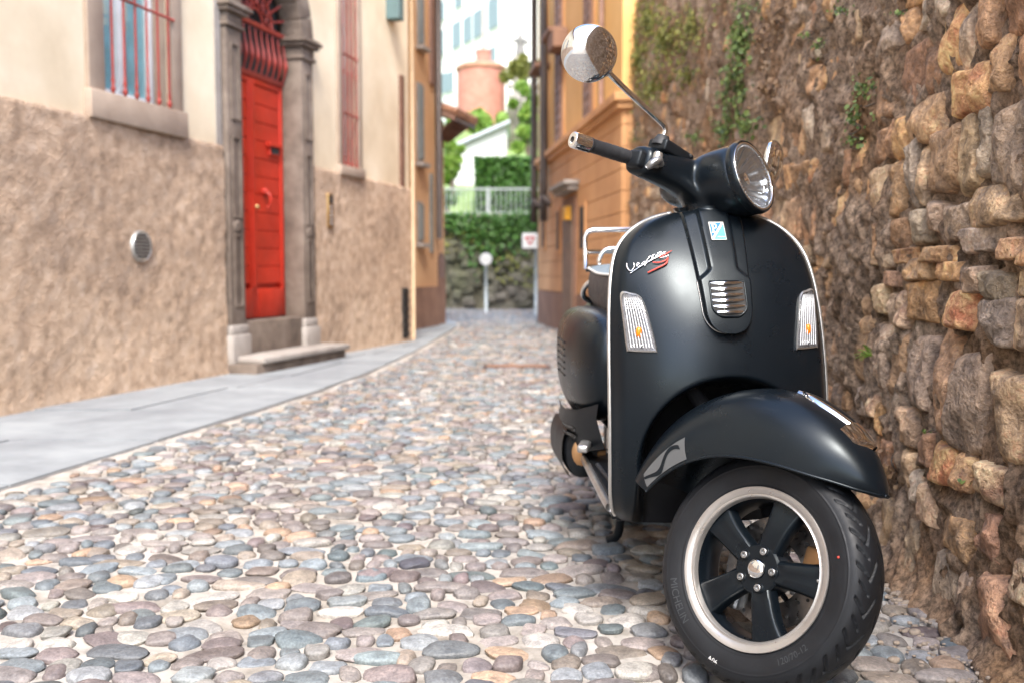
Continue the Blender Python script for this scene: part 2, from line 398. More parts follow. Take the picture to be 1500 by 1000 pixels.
def wall_mortar():
    m, nt, bs = nodes('rubble_wall_mortar'); L = nt.links; c = nt.nodes.new('ShaderNodeNewGeometry').outputs['Position']
    k = ramp(nt, noise_tex(nt, c, 5, 8, .7), [(.28, (.13, .085, .055)), (.45, (.29, .205, .145)), (.58, (.40, .295, .215)), (.75, (.58, .465, .365))])
    k = mix(nt, ramp(nt, noise_tex(nt, c, 1.6, 5, .6), [(.50, (0, 0, 0)), (.66, (.75, .75, .75))]), k, ramp(nt, noise_tex(nt, c, 9, 6, .7), [(.3, (.22, .12, .06)), (.7, (.40, .235, .12))]))
    k = mix(nt, .55, k, ramp(nt, noise_tex(nt, c, 55, 4, .7), [(.38, (.05, .05, .05)), (.62, (.95, .93, .9))]), 'OVERLAY')
    L.new(k, bs.inputs['Base Color']); bs.inputs['Roughness'].default_value = .95; bs.inputs['Specular IOR Level'].default_value = .2
    a = noise_tex(nt, c, 45, 8, .75); bump(nt, bs, a, 1., .022)
    return m
M_wallm = wall_mortar()
M_ws_o = stone_mat('wall_stone', False, 13, .9, 1., .03, .7, (.20, .155, .125))
M_ws_a = stone_mat('wall_stone_far', True, 13, .9, 1., .03, .7, (.20, .155, .125))
rw = empty('rubble_wall', (1.05, 2.0, 0), 0, 'tall rough retaining wall of brown rubble stones beside the parked scooter', 'wall')
W0 = np.array([1.05, 2.0, 0])
core = obj('mortar_face', np.dstack([Xg, Yg, Zg]).reshape(-1, 3) - W0, gridF(*Xg.shape, flip=False), M_wallm, rw)
mb = MB(); Yc = np.arange(-10, 10.8, .5); P = np.zeros((len(Yc), 3, 3)); P[:, :, 1] = Yc[:, None]; P[:, 0, 0] = wallX(Yc) + .12; P[:, 0, 2] = 3.70; P[:, 1, 0] = 2.6; P[:, 1, 2] = 3.76; P[:, 2, 0] = 2.6; P[:, 2, 2] = -.1
mb.grid(P); mb.xf(lambda v: v - W0).build('wall_body', M_wallm, rw)
WPAL = np.array([(.42, .25, .135), (.47, .275, .14), (.40, .245, .14), (.34, .245, .17), (.44, .30, .18), (.50, .29, .135), (.36, .28, .205), (.36, .205, .12)]) * 1.12
stones = []; z = .01
while z < 3.6:
    hgt = rng.choice([.06, .11, .15, .21], p=[.2, .25, .3, .25]) * rng.uniform(.88, 1.12)
    Y = 1.25 + rng.uniform(0, .2)
    while Y < 10.4:
        w = rng.choice([.07, .13, .19, .27], p=[.18, .3, .32, .2]) * rng.uniform(.85, 1.15)
        zc = z + hgt / 2 + .04 * math.sin(Y * 2.2 + z * 3) + rng.normal(0, .012); yc = Y + w / 2; hk = rng.uniform(.88, 1.10)
        e = .96 + 0 * yc
        if rng.random() < np.clip(e, .12, .96):
            stones.append((yc, zc, w * .5, hgt * .5 * hk, rng.uniform(.004, .017)))
        Y += w + rng.uniform(-.012, .012)
    z += hgt * .98
stones = np.array(stones)
sp = project(np.c_[wallX(stones[:, 0]), stones[:, :2]])
vis = (sp[:, 0] > 880) & (sp[:, 0] < 1540) & (sp[:, 1] > -60) & (sp[:, 1] < 1010)
sz = np.where(vis, stones[:, 2] * stones[:, 3] / sp[:, 2] ** 3, 0); so = np.argsort(-sz); bigs = set(so[:300].tolist())
def rock(n, seed, hw, hh, dep):
    g = np.linspace(-1, 1, n); g = np.sign(g) * np.abs(g) ** .8; U, Vv = np.meshgrid(g, g, indexing='ij'); r_ = np.random.default_rng(seed)
    c = 1 + r_.uniform(-.26, .10, (4, 2)); sgn = np.array([(-1, -1), (1, -1), (1, 1), (-1, 1)]) * c
    w = [(1 - U) * (1 - Vv) / 4, (1 + U) * (1 - Vv) / 4, (1 + U) * (1 + Vv) / 4, (1 - U) * (1 + Vv) / 4]
    a = sum(wi * s[0] for wi, s in zip(w, sgn)); b = sum(wi * s[1] for wi, s in zip(w, sgn))
    # round the corners
    rr = np.maximum(np.abs(U), np.abs(Vv)); k = (np.abs(U) ** 11 + np.abs(Vv) ** 11 + 1e-9) ** (1 / 11.); sq = np.where(rr > 0, rr / k, 1)
    a = a * sq; b = b * sq
    p = np.c_[(a * hw).ravel(), (b * hh).ravel(), np.full(a.size, seed * 3.1)]
    d = dep * (1 - rr ** 14) - .05 * rr ** 18
    fac = np.min([r_.uniform(.004, .014) + r_.normal(0, .16) * a * hw + r_.normal(0, .16) * b * hh for _ in range(5)], axis=0); d = d + np.maximum(fac, -.03) * (1 - rr ** 14)   # chipped faces
    d = d + (.008 * fbm(p * 10, 3, seed % 50) + .007 * fbm(p * 34, 3, 7)).reshape(a.shape) * (1 - rr ** 12)
    d = d + (r_.normal(0, .07) * a * hw + r_.normal(0, .07) * b * hh)
    edge = 1 + .10 * vnoise(p * 16, 9).reshape(a.shape)
    return np.c_[(a * hw * edge).ravel(), (b * hh * edge).ravel(), d.ravel()], gridF(n, n)
VV, FF, CC = [], [], []; nv = 0
for i, (yc, zc, hw, hh, dep) in enumerate(stones):
    n = 20 if i in bigs else 8
    q, f = rock(n, i, hw * 1.02, hh * 1.04, dep)
    base = float(wallX(yc)) + BAT * zc
    # q[:,0] along +Y, q[:,1] up, q[:,2] out (-X)
    slope = (float(wallX(yc + .05)) - float(wallX(yc - .05))) / .1
    P = np.c_[-q[:, 2] + slope * q[:, 0] + BAT * q[:, 1], q[:, 0], q[:, 1]]
    colr = np.clip(WPAL[rng.integers(len(WPAL))] * rng.uniform(.8, 1.2) + rng.normal(0, .005, 3), .04, .7)
    if i in bigs:
        me = mesh('stone', P, f[:, ::-1]); me.materials.append(M_ws_o)
        o = link('stone', me, None, rw); o.location = np.array([base, yc, zc]) - W0; o.color = (*colr, 1)
    else:
        VV.append(P + np.array([base, yc, zc]) - W0); FF.append(f[:, ::-1] + nv); nv += len(P); CC.append(np.repeat(np.r_[colr, 1][None], len(P), 0))
me = mesh('far_stones', np.vstack(VV), np.vstack(FF)); at = me.attributes.new('Col', 'FLOAT_COLOR', 'POINT'); at.data.foreach_set('color', np.vstack(CC).ravel())
link('stones', me, M_ws_a, rw)['kind'] = 'stuff'

# ------------------------------------------------------------------ leaves
def leaf_mat(name, c1, c2, tr=.25):
    m, nt, bs = nodes(name); L = nt.links; g = nt.nodes.new('ShaderNodeNewGeometry')
    k = ramp(nt, g.outputs['Random Per Island'], [(.0, c1), (1., c2)])
    f = noise_tex(nt, g.outputs['Position'], 12, 3); k = mix(nt, .25, k, ramp(nt, f, [(.3, (.2, .2, .2)), (.7, (.8, .8, .8))]), 'OVERLAY')
    L.new(k, bs.inputs['Base Color']); bs.inputs['Roughness'].default_value = .5
    t = nt.nodes.new('ShaderNodeBsdfTranslucent'); L.new(k, t.inputs['Color']); mx = nt.nodes.new('ShaderNodeMixShader'); mx.inputs[0].default_value = tr
    L.new(bs.outputs[0], mx.inputs[1]); L.new(t.outputs[0], mx.inputs[2]); L.new(mx.outputs[0], nt.nodes['Material Output'].inputs['Surface'])
    return m
M_leaf = leaf_mat('ivy_leaf', (.035, .075, .012), (.20, .27, .07)); M_moss = leaf_mat('moss_leaf', (.10, .12, .02), (.27, .26, .06))
M_hedge = leaf_mat('hedge_leaf', (.035, .10, .015), (.10, .22, .04)); M_bright = leaf_mat('bright_leaf', (.12, .25, .03), (.30, .42, .08)); M_dry = leaf_mat('dry_leaf', (.16, .09, .05), (.30, .19, .10))
M_bark = simple('bark', (.10, .075, .055), .9, var=.3, vscale=14, bmp=(40, .6, .01))
def leaves(C, size, seed, outw=None, flat=.5):
    """five-point leaves with a fold, one at every row of C"""
    r_ = np.random.default_rng(seed); n = len(C)
    L_ = np.array([(0, -.5, 0), (.42, -.2, .10), (.34, .28, .06), (0, .6, -.06), (-.34, .28, .06), (-.42, -.2, .10)])
    q = r_.normal(size=(n, 3));
    if outw is not None: q = q * flat + np.asarray(outw)
    Z_ = q / np.linalg.norm(q, axis=1)[:, None]; t = r_.normal(size=(n, 3)); X_ = np.cross(t, Z_); X_ /= np.linalg.norm(X_, axis=1)[:, None]; Y_ = np.cross(Z_, X_)
    s = size * r_.uniform(.6, 1.35, n)
    V = C[:, None] + s[:, None, None] * (L_[None, :, 0:1] * X_[:, None] + L_[None, :, 1:2] * Y_[:, None] + L_[None, :, 2:3] * Z_[:, None])
    base = np.arange(n)[:, None] * 6
    F_ = np.vstack([base + np.array([[0, 1, 2, 3]]), base + np.array([[0, 3, 4, 5]])])
    return V.reshape(-1, 3), F_
def wall_plant(spots, n, size, mat, seed, label, out=.03, cat='plant', name='wall_plant', group=None):
    """spots: (px, py, rx, ry) ellipses in which the plant grows over the wall"""
    r_ = np.random.default_rng(seed); C = []
    ar = np.array([s[2] * s[3] for s in spots], float); ar /= ar.sum()
    for (px, py, rx, ry), a in zip(spots, ar):
        for _ in range(max(3, int(n * a))):
            th = r_.uniform(0, 2 * np.pi); rad = abs(r_.normal(0, .5)); yy, zz = wall_hit(px + rx * rad * math.cos(th), py + ry * rad * math.sin(th))
            C.append((float(wallX(yy)) + BAT * zz - float(wall_disp(np.array([yy]), np.array([zz]))[0]) - r_.uniform(.0, out) - .012, yy, zz))
    C = np.array(C); c0 = C.mean(0); V, F_ = leaves(C - c0, size, seed, (-1, -.35, .45), .55)
    root = empty(name, tuple(c0), 0, label, cat, group)
    obj('leaves', V, F_, mat, root, smooth=False)['kind'] = 'stuff'
    for (px, py, rx, ry) in spots:
        mb = MB(); pts = []
        for k in np.linspace(-.8, .8, 6):
            yy, zz = wall_hit(px + rx * .25 * math.sin(k * 5 + px), py + ry * k); pts.append(np.array([float(wallX(yy)) + BAT * zz - float(wall_disp(np.array([yy]), np.array([zz]))[0]) - .012, yy, zz]) - c0)
        mb.tube(crom(pts, 4), .0025, 5); mb.build('stem', M_bark, root, smooth=True)
    return root
wall_plant([(1078, 60, 22, 60), (1070, 130, 24, 60), (1058, 190, 20, 34), (1085, 185, 26, 22)], 1050, .025, M_leaf, 1, 'long dark green ivy trail hanging down the rubble wall above the headlight')
wall_plant([(935, 30, 30, 55), (925, 90, 20, 60), (945, 130, 26, 40), (965, 60, 30, 50)], 2000, .034, M_moss, 2, 'yellow green moss curtain hanging on the far end of the rubble wall')
wall_plant([(1000, 40, 32, 46), (995, 110, 24, 24)], 700, .024, M_moss, 3, 'thin yellowish creeper on the rubble wall between the moss and the ivy')
wall_plant([(1120, 130, 26, 40), (1105, 60, 22, 30), (1130, 30, 26, 24)], 420, .017, M_dry, 4, 'dry reddish creeper beside the dark ivy trail')
wall_plant([(1190, 68, 16, 16), (1172, 52, 10, 8)], 60, .015, M_leaf, 5, 'small tuft of rounded leaves growing high out of the rubble wall')
wall_plant([(1262, 130, 16, 34), (1250, 175, 14, 26), (1246, 207, 14, 16)], 150, .014, M_leaf, 6, 'sparse trailing plant with pale round leaves above the orange stones')
wall_plant([(1085, 10, 50, 14), (1230, 15, 20, 12)], 120, .014, M_leaf, 7, 'scattered leaves creeping along the upper stones of the rubble wall')
wall_plant([(925, 205, 12, 20), (915, 300, 6, 16), (1010, 200, 16, 14)], 200, .02, M_leaf, 8, 'dark leaf clumps on the rubble wall behind the mirror stem')
wall_plant([(1355, 632, 7, 6), (1411, 706, 7, 5)], 14, .012, M_leaf, 9, 'tiny seedling in a joint between two large blocks')
wall_plant([(1310, 690, 6, 30), (1300, 660, 14, 6)], 40, .012, M_dry, 10, 'dry brown root tuft hanging beside the front fender')
wall_plant([(1392, 155, 9, 5), (1300, 20, 14, 8)], 18, .012, M_leaf, 12, 'few pale leaves on the bare upper wall')
# fern
yy, zz = wall_hit(1299, 522); fx = float(wallX(yy)) - .045
fern = empty('fern', (fx, yy, zz), 0, 'small bright green fern growing from a joint of the rubble wall', 'fern')
r_ = np.random.default_rng(5)
for k in range(11):
    az = r_.uniform(-1.25, 1.25); ln = r_.uniform(.035, .06); el = r_.uniform(.2, 1.2); mbf = MB()
    d = np.array([-math.cos(az) * math.cos(el), math.sin(az) * math.cos(el) - .15, math.sin(el)])
    t = np.linspace(0, 1, 12); P = t[:, None] * d * ln; P[:, 2] -= .02 * t ** 2.2
    mbf.tube(P, .0006, 4)
    side = np.cross(d, [0, 0, 1.]); side /= np.linalg.norm(side)
    for i in range(2, 12):
        w = .013 * math.sin(math.pi * (.15 + .85 * (i / 12))) + .002
        for s in (-1, 1):
            tip = P[i] + side * s * w + d * .004; mbf.add([P[i] - d * .0022, tip, P[i] + d * .0022], [(0, 1, 2)])
    mbf.build('frond', M_bright, fern)

# grit and crumbs fallen from the wall
r_ = np.random.default_rng(31); VV, FF = [], []; nv = 0
for k in range(1500):
    yv = r_.uniform(1.3, 6.5); xv = float(wallX(yv)) - .02 - abs(r_.normal(0, .085)); s_ = r_.uniform(.002, .0075) * (1.6 if r_.random() < .08 else 1); q, f = lo_[k % 14]
    VV.append(q * s_ * (1.2, .9, .7) + (xv, yv, -.004 + float(bedz(xv, yv)) + s_ * .3)); FF.append(f + nv); nv += len(q)
tag(obj('grit', np.vstack(VV), np.vstack(FF), simple('grit_stone', (.26, .21, .165), .9, var=.4, vscale=60)), 'fine grit and crumbs along the foot of the rubble wall', 'grit', kind='stuff')
# ================================================================== LEFT HOUSE
M_cream = sheet_mat('cream_plaster', [(.3, (.64, .53, .37)), (.5, (.72, .61, .44)), (.72, (.77, .68, .52))], 1.4, .85, 30, .25, .004, [(.3, (.78, .75, .71)), (.6, (1, 1, 1))], .9)
M_rough = sheet_mat('roughcast_plaster', [(.25, (.28, .195, .13)), (.45, (.52, .375, .26)), (.6, (.61, .46, .335)), (.78, (.67, .54, .425))], 11, .95, 44, 1.0, .03, [(.3, (.58, .56, .56)), (.48, (.88, .85, .83)), (.66, (1, 1, 1))], .9)
M_greyst = sheet_mat('portal_stone', [(.28, (.085, .064, .05)), (.5, (.17, .132, .104)), (.75, (.27, .22, .18))], 4.5, .8, 35, .5, .008, [(.3, (.7, .66, .62)), (.65, (1, 1, 1))], 1.1)
M_palest = sheet_mat('pale_stone', [(.3, (.24, .21, .185)), (.7, (.36, .325, .29))], 5, .8, 35, .4, .006)
M_winst = sheet_mat('window_stone', [(.3, (.27, .20, .15)), (.7, (.38, .295, .225))], 4, .8, 35, .4, .006)
M_red = simple('red_door_paint', (.43, .024, .009), .45, var=.18, vscale=4, bmp=(60, .12, .002), rvar=.12)
M_rediron = simple('red_iron_paint', (.25, .028, .018), .5, var=.25, vscale=12, bmp=(90, .2, .002))
M_white = simple('white_window_paint', (.78, .78, .76), .4, var=.05)
M_curtain = simple('curtain_blue', (.42, .62, .66), .6, var=.2, vscale=6)
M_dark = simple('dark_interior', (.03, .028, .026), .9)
M_glass = thin_glass('window_glass', (.85, .92, .92), .02, 1.2)
M_brass = simple('brass', (.45, .30, .13), .35, 1., var=.2, vscale=30)
M_iron = simple('dark_iron', (.035, .03, .028), .5, .6, var=.3, vscale=30)
M_steel = simple('vent_steel', (.50, .50, .48), .4, .8, var=.15, vscale=20)

HF = Frame((-2.99, 5.8), -math.atan(.2715))
hu = lambda px, py=400, x=0.: HF.hit(px, py, x)[0]
hz = lambda px, py, x=0.: HF.hit(px, py, x)[1]
house = HF.root('plastered_house', 'cream plastered house with rough tan plinth, stone portal and red door', 'house')
U0, U1, TOP = -22.0, hu(600), 7.4
d0, d1 = hu(352), hu(439); dc = (d0 + d1) / 2; dw = (d1 - d0) / 2; ZS = 3.02; ZP = 1.86
w0, w1 = hu(156), hu(254); WZ = 2.03
v0, v1 = hu(501), hu(524); VZ = hz(512, 246)
OFFS = (-4.2, -8.4)                                  # two more windows up the street, behind the camera: the chrome shows them
openings_up = [(w0 + o, w1 + o, WZ, 4.0) for o in OFFS] + [(w0, w1, WZ, 4.0), (v0, v1, VZ, 4.2), (dc - dw - .26, dc + dw + .26, ZP - .2, 4.15)]
def panels(openings, u0, u1, z0, z1, x, dep):
    mb = MB(); us = sorted({u0, u1, *[o[0] for o in openings], *[o[1] for o in openings]}); zs = sorted({z0, z1, *[o[2] for o in openings], *[o[3] for o in openings]})
    us = [u for u in us if u0 <= u <= u1]; zs = [z for z in zs if z0 <= z <= z1]
    for a, b in zip(us, us[1:]):
        for c, d in zip(zs, zs[1:]):
            um, zm = (a + b) / 2, (c + d) / 2
            if not any(o[0] < um < o[1] and o[2] < zm < o[3] for o in openings):
                mb.add([(x, a, c), (x, b, c), (x, b, d), (x, a, d)], [(0, 1, 2, 3)])
    for (a, b, c, d) in openings:
        c = max(c, z0); d = min(d, z1)
        if c >= d: continue
        mb.add([(x, a, c), (x - dep, a, c), (x - dep, a, d), (x, a, d)], [(0, 1, 2, 3)]); mb.add([(x, b, c), (x - dep, b, c), (x - dep, b, d), (x, b, d)], [(3, 2, 1, 0)])
        if c > z0 + .05: mb.add([(x, a, c), (x, b, c), (x - dep, b, c), (x - dep, a, c)], [(0, 1, 2, 3)])
        mb.add([(x, a, d), (x, b, d), (x - dep, b, d), (x - dep, a, d)], [(3, 2, 1, 0)])
    return mb
mb = panels(openings_up, U0, U1, ZP - .03, TOP, 0, .3)
mb.add([(0, U1, 0), (-4, U1, 0), (-4, U1, TOP), (0, U1, TOP)], [(0, 1, 2, 3)]); mb.add([(0, U0, 0), (-4, U0, 0), (-4, U0, TOP), (0, U0, TOP)], [(3, 2, 1, 0)])
mb.add([(-4, U0, 0), (-4, U1, 0), (-4, U1, TOP), (-4, U0, TOP)], [(0, 1, 2, 3)])
mb.build('upper_wall', M_cream, house)
MBr = MB(); MBr.box((-4.2, U0 - .2, TOP), (.45, U1 + .2, TOP + .18)); MBr.build('roof', simple('roof_tiles', (.28, .15, .09), .9, var=.3, vscale=6, bmp=(10, .6, .03)), house)
# rough plinth as displaced sheets left and right of the portal
def plinth(ua, ub, step):
    u = np.arange(ua, ub + step * .5, step); u[-1] = ub; z = np.r_[np.arange(-.1, ZP, .03), ZP]; Ug, Zg = np.meshgrid(u, z, indexing='ij')
    p = np.c_[Ug.ravel(), Zg.ravel(), 0 * Ug.ravel()]
    D = .030 + (.008 * fbm(p * 2, 3, 4) + .006 * fbm(p * 17, 2, 6)).reshape(Ug.shape) + .02 * np.exp(-np.maximum(Zg, 0) / .12)
    edge = .012 * vnoise(np.c_[u * 6, 0 * u, 0 * u], 3) ; Zg[:, -1] += edge
    D[:, -1] = -.005
    P = np.dstack([D, Ug, Zg]); return obj('rough_plinth', P.reshape(-1, 3), gridF(*Ug.shape), M_rough, house)
plinth(U0, -2.2, .2); plinth(-2.2, dc - dw - .27, .03); plinth(dc + dw + .27, U1, .03)
# moulding strip where the plaster has a pale patch near the portal
MB().box((.001, dc - dw - .34, 1.86), (.012, dc - dw - .262, 3.6)).build('plaster_patch', M_palest, house)

# ---- barred window with stone surround
def stone_window(a, b, zb, zt, nbar, rails, sillh, fr, name, bulge=0., pane_mat=None):
    mb = MB(); mb.box((-.02, a - fr, zb), (.035, a, zt)); mb.box((-.02, b, zb), (.035, b + fr * .8, zt)); mb.box((-.02, a - fr, zt), (.035, b + fr * .8, zt + .16))
    mb.box((-.30, a - .004, zb), (-.02, a + .012, zt)); mb.box((-.30, b - .012, zb), (-.02, b + .004, zt))
    win = mb.build(name, M_winst, house, bevel=.006, angle=40)
    MB().box((-.30, a - fr - .02, zb - sillh), (.065, b + fr * .8 + .02, zb)).build('sill', M_winst, win, bevel=.012, angle=40)
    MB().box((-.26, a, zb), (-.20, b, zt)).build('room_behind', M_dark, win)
    c = MB(); w = .05
    c.box((-.18, a + .012, zb), (-.12, a + .012 + w, zt)); c.box((-.18, b - .012 - w, zb), (-.12, b - .012, zt)); c.box((-.178, a + .06, zb), (-.122, b - .06, zb + w + .02)); c.box((-.182, (a + b) / 2 - .035, zb + .07), (-.115, (a + b) / 2 + .035, zt - .001))
    c.build('casement', M_white, win, bevel=.004, angle=40)
    for s in (0, 1):
        m = (a + b) / 2; p, q = (a + .062, m - .036) if s == 0 else (m + .036, b - .062)
        MB().box((-.158, p, zb + .07), (-.152, q, zt)).build('pane', M_glass, win)
        cu = MB(); uu = np.linspace(p, q, 16); P = np.zeros((16, 2, 3)); P[:, :, 1] = uu[:, None]; P[:, 0, 2] = zb + .07; P[:, 1, 2] = zt; P[:, :, 0] = (-.17 + .004 * np.sin(uu * 70))[:, None]
        cu.grid(P).build('curtain', pane_mat or M_curtain, win, smooth=True)
    for k in range(nbar):
        u = a + (b - a) * (k + .5) / nbar if nbar > 5 else a + .04 + (b - a - .08) * k / (nbar - 1); m = MB(); x = .045 if nbar > 5 else .02
        prof = [(.007, 0), (.016, .02), (.018, .035), (.010, .05), (.0105, .07), (.014, .085), (.0105, .10), (.0085, .13), (.0085, .9), (.011, .94), (.015, .96), (.011, .98), (.0085, 1.0), (.0085, zt - zb)]
        m.lathe(prof if nbar > 5 else [(r_ * .95, h_) for r_, h_ in prof], 10, (x, u, zb + .002), (0, 0, 1)); m.build('bar', M_rediron, win, smooth=True)
    for zr in rails:
        MB().tube([(x, a - .01, zr), (x, b + .01, zr)], .011, 8).build('rail', M_rediron, win, smooth=True)
    return win
r1 = hz(200, 12)
stone_window(w0, w1, WZ, 4.0, 6, [r1, r1 + .9], .19, .16, 'barred_window')
for o in OFFS: stone_window(w0 + o, w1 + o, WZ, 4.0, 6, [r1, r1 + .9], .19, .16, 'barred_window')
stone_window(v0, v1, VZ, 4.2, 4, [hz(512, 170), hz(512, 85)], .10, .10, 'tall_barred_window', pane_mat=simple('net_curtain', (.66, .60, .55), .7))

# ---- portal
for s, uu in ((-1, d0), (1, d1)):
    mb = MB(); a, b = (uu - .235, uu) if s < 0 else (uu, uu + .235)
    mb.box((-.16, a, .30), (.05, b, ZS - .20))
    pil = mb.build('pilaster', M_greyst, house, bevel=.012, angle=40)
    mb = MB(); ia, ib = a + .05, b - .05
    for z0_, z1_ in ((.55, 1.15), (1.28, 1.95), (2.08, 2.70)):           # sunk fields and a roundel
        mb.box((.052, ia, z0_), (.064, ia + .022, z1_)); mb.box((.052, ib - .022, z0_), (.064, ib, z1_)); mb.box((.052, ia + .022, z1_ - .022), (.064, ib - .022, z1_)); mb.box((.052, ia + .022, z0_), (.064, ib - .022, z0_ + .022))
    mb.build('carved_field', M_greyst, pil, bevel=.003)
    mb = MB(); mb.lathe([(.0, .06), (.03, .07), (.05, .062), (.062, .05)], 18, (0, (ia + ib) / 2, 1.215), (1, 0, 0)); mb.build('roundel', M_greyst, pil, smooth=True)
    mb = MB(); mb.box((-.20, a - .03, .02), (.085, b + .03, .32)); mb.box((-.18, a - .015, .318), (.068, b + .015, .40)); mb.build('base_block', M_palest, pil, bevel=.015, angle=40)
    mb = MB()
    for z0_, z1_, e in ((ZS - .20, ZS - .17, .02), (ZS - .17, ZS - .085, .004), (ZS - .085, ZS - .05, .045), (ZS - .05, ZS - .02, .07), (ZS - .02, ZS, .05)): mb.box((-.16, a - e, z0_), (.055 + e, b + e, z1_))
    mb.build('capital', M_greyst, pil, bevel=.006, angle=40)
# arch ring in voussoirs and the wall field round it
n = 11
for k in range(n):
    a0, a1 = math.pi * k / n + .004, math.pi * (k + 1) / n - .004; t = np.linspace(a0, a1, 5); mb = MB()
    poly = [(dc + dw * math.cos(x), ZS + dw * math.sin(x)) for x in t] + [(dc + (dw + .24) * math.cos(x), ZS + (dw + .24) * math.sin(x)) for x in t[::-1]]
    mb.prism(poly, -.16, .055, frame4((0, 0, 0), (0, 1, 0), (0, 0, 1), (1, 0, 0))); mb.build('voussoir', M_greyst, house, bevel=.006, angle=30)
t = np.linspace(0, math.pi, 25); c_ = np.c_[0 * t, dc + (dw + .235) * np.cos(t), ZS + (dw + .235) * np.sin(t)]
ou = np.clip(np.c_[0 * t, dc + 2 * np.cos(t), ZS + 2 * np.sin(t)], (-9, dc - dw - .26, 0), (9, dc + dw + .26, 4.15)); P = np.stack([c_, ou], 1)
MB().grid(P).build('spandrel', M_cream, house)
# door: two leaves, rails, boards
M4 = lambda x: frame4((x, 0, 0), (0, 1, 0), (0, 0, 1), (1, 0, 0))
DX = -.15; DZ0 = .43; DZ1 = hz(419, 131, DX)
door = MB().box((DX - .06, d0, DZ0 - .02), (DX - .045, d1, DZ1)).build('door', M_red, house)
split = hu(371, 300, DX)
for a, b in ((d0 + .004, split - .004), (split + .004, d1 - .004)):
    nb = 11; zz = np.linspace(DZ0 + .30, DZ1 - .06, nb + 1); mb = MB(); mb.box((DX - .045, a, DZ0), (DX, a + .05, DZ1)); mb.box((DX - .045, b - .05, DZ0), (DX, b, DZ1)); mb.box((DX - .045, a + .05, DZ1 - .055), (DX - .002, b - .05, DZ1)); mb.box((DX - .045, a + .05, DZ0), (DX + .006, b - .05, DZ0 + .26))
    leaf = mb.build('door_leaf', M_red, door, bevel=.005, angle=40)
    for i in range(nb): MB().box((DX - .04, a + .05, zz[i] + .003), (DX - .012, b - .05, zz[i + 1] - .003)).build('door_board', M_red, door, bevel=.004, seg=1)
MB().box((DX - .03, split - .018, DZ0 + .27), (DX + .012, split + .018, DZ1 - .06)).build('cover_strip', M_red, door, bevel=.005)
u_, z_ = HF.hit(402, 222, DX); mb = MB(); mb.box((DX - .03, u_ - .13, z_ + .03), (DX + .035, u_ + .10, z_ + .07)); mb.box((DX - .03, u_ - .10, z_ - .05), (DX + .012, u_ + .08, z_ + .0301)); mb.build('letter_slot', M_red, door, bevel=.006)
MB().box((DX + .0125, u_ - .08, z_ - .03), (DX + .016, u_ + .06, z_ + .025)).build('slot_opening', M_dark, door)
u_, z_ = HF.hit(388, 291, DX); mb = MB(); mb.tube(crom([(DX + .015, u_, z_ + .06), (DX + .05, u_, z_ + .03), (DX + .06, u_, z_ - .03), (DX + .03, u_, z_ - .08)], 5), .013, 8); mb.lathe([(0, .03), (.03, .025), (.035, 0), (.03, -.02)], 12, (DX, u_, z_ + .06), (1, 0, 0)); mb.build('door_knocker', M_red, door, smooth=True)
u_, z_ = HF.hit(371, 300, DX); MB().lathe([(0, .03), (.018, .028), (.02, .0)], 10, (DX + .012, u_ + .03, z_ - .02), (1, 0, 0)).build('lock', M_brass, door, smooth=True)
# fan light
MB().box((-.16, d0, DZ1), (-.135, d1, DZ1 + .045)).build('transom', M_rediron, house, bevel=.005)
MB().box((-.20, d0, DZ1), (-.19, d1, ZS + dw)).build('fanlight_glass', M_dark, house)
for k in range(11):
    u = d0 + .03 + (d1 - d0 - .06) * k / 10; h = ZS - .02 - DZ1 - .05
    P = crom([(-.13, u, DZ1 + .04), (-.105, u, DZ1 + .05 + h * .18), (-.098, u, DZ1 + .05 + h * .38), (-.115, u, DZ1 + .05 + h * .7), (-.125, u, DZ1 + .05 + h)], 6); rr = .009 + .012 * np.exp(-((np.linspace(0, 1, len(P)) - .45) / .18) ** 2)
    MB().tube(P, rr, 8).build('grille_baluster', M_rediron, house, smooth=True)
MB().box((-.135, d0, ZS - .03), (-.10, d1, ZS + .01)).build('grille_rail', M_rediron, house, bevel=.005)
for k in range(13):
    a = math.pi * k / 12; MB().tube([(-.12, dc + .13 * math.cos(a), ZS + .13 * math.sin(a)), (-.12, dc + (dw - .005) * math.cos(a), ZS + (dw - .005) * math.sin(a))], .011, 7).build('fan_bar', M_rediron, house, smooth=True)
for rr in (.13, .30):
    t = np.linspace(0, math.pi, 20); MB().tube(np.c_[0 * t - .12, dc + rr * np.cos(t), ZS + rr * np.sin(t)], .012, 7).build('fan_ring', M_rediron, house, smooth=True)
for k in range(6):
    a = math.pi * (k + .5) / 6; t = np.linspace(0, 2 * np.pi, 14, endpoint=False); MB().tube(np.c_[0 * t - .10, dc + .21 * math.cos(a) + .045 * np.cos(t), ZS + .21 * math.sin(a) + .045 * np.sin(t)], .009, 6, closed=True).build('fan_scroll', M_rediron, house, smooth=True)
# steps
mb = MB(); mb.box((-.20, d0 - .003, .0), (.03, d1 + .003, DZ0 - .012)); mb.build('threshold', M_greyst, house, bevel=.012, angle=40)
mb = MB(); mb.box((-.05, d0 - .28, -.05), (.30, d1 + .36, .09)); mb.build('step', M_greyst, house, bevel=.015, angle=40)
mb = MB(); mb.box((-.05, d0 - .20, .09), (.33, d1 + .40, .145)); mb.build('step_slab', M_palest, house, bevel=.015, angle=40)
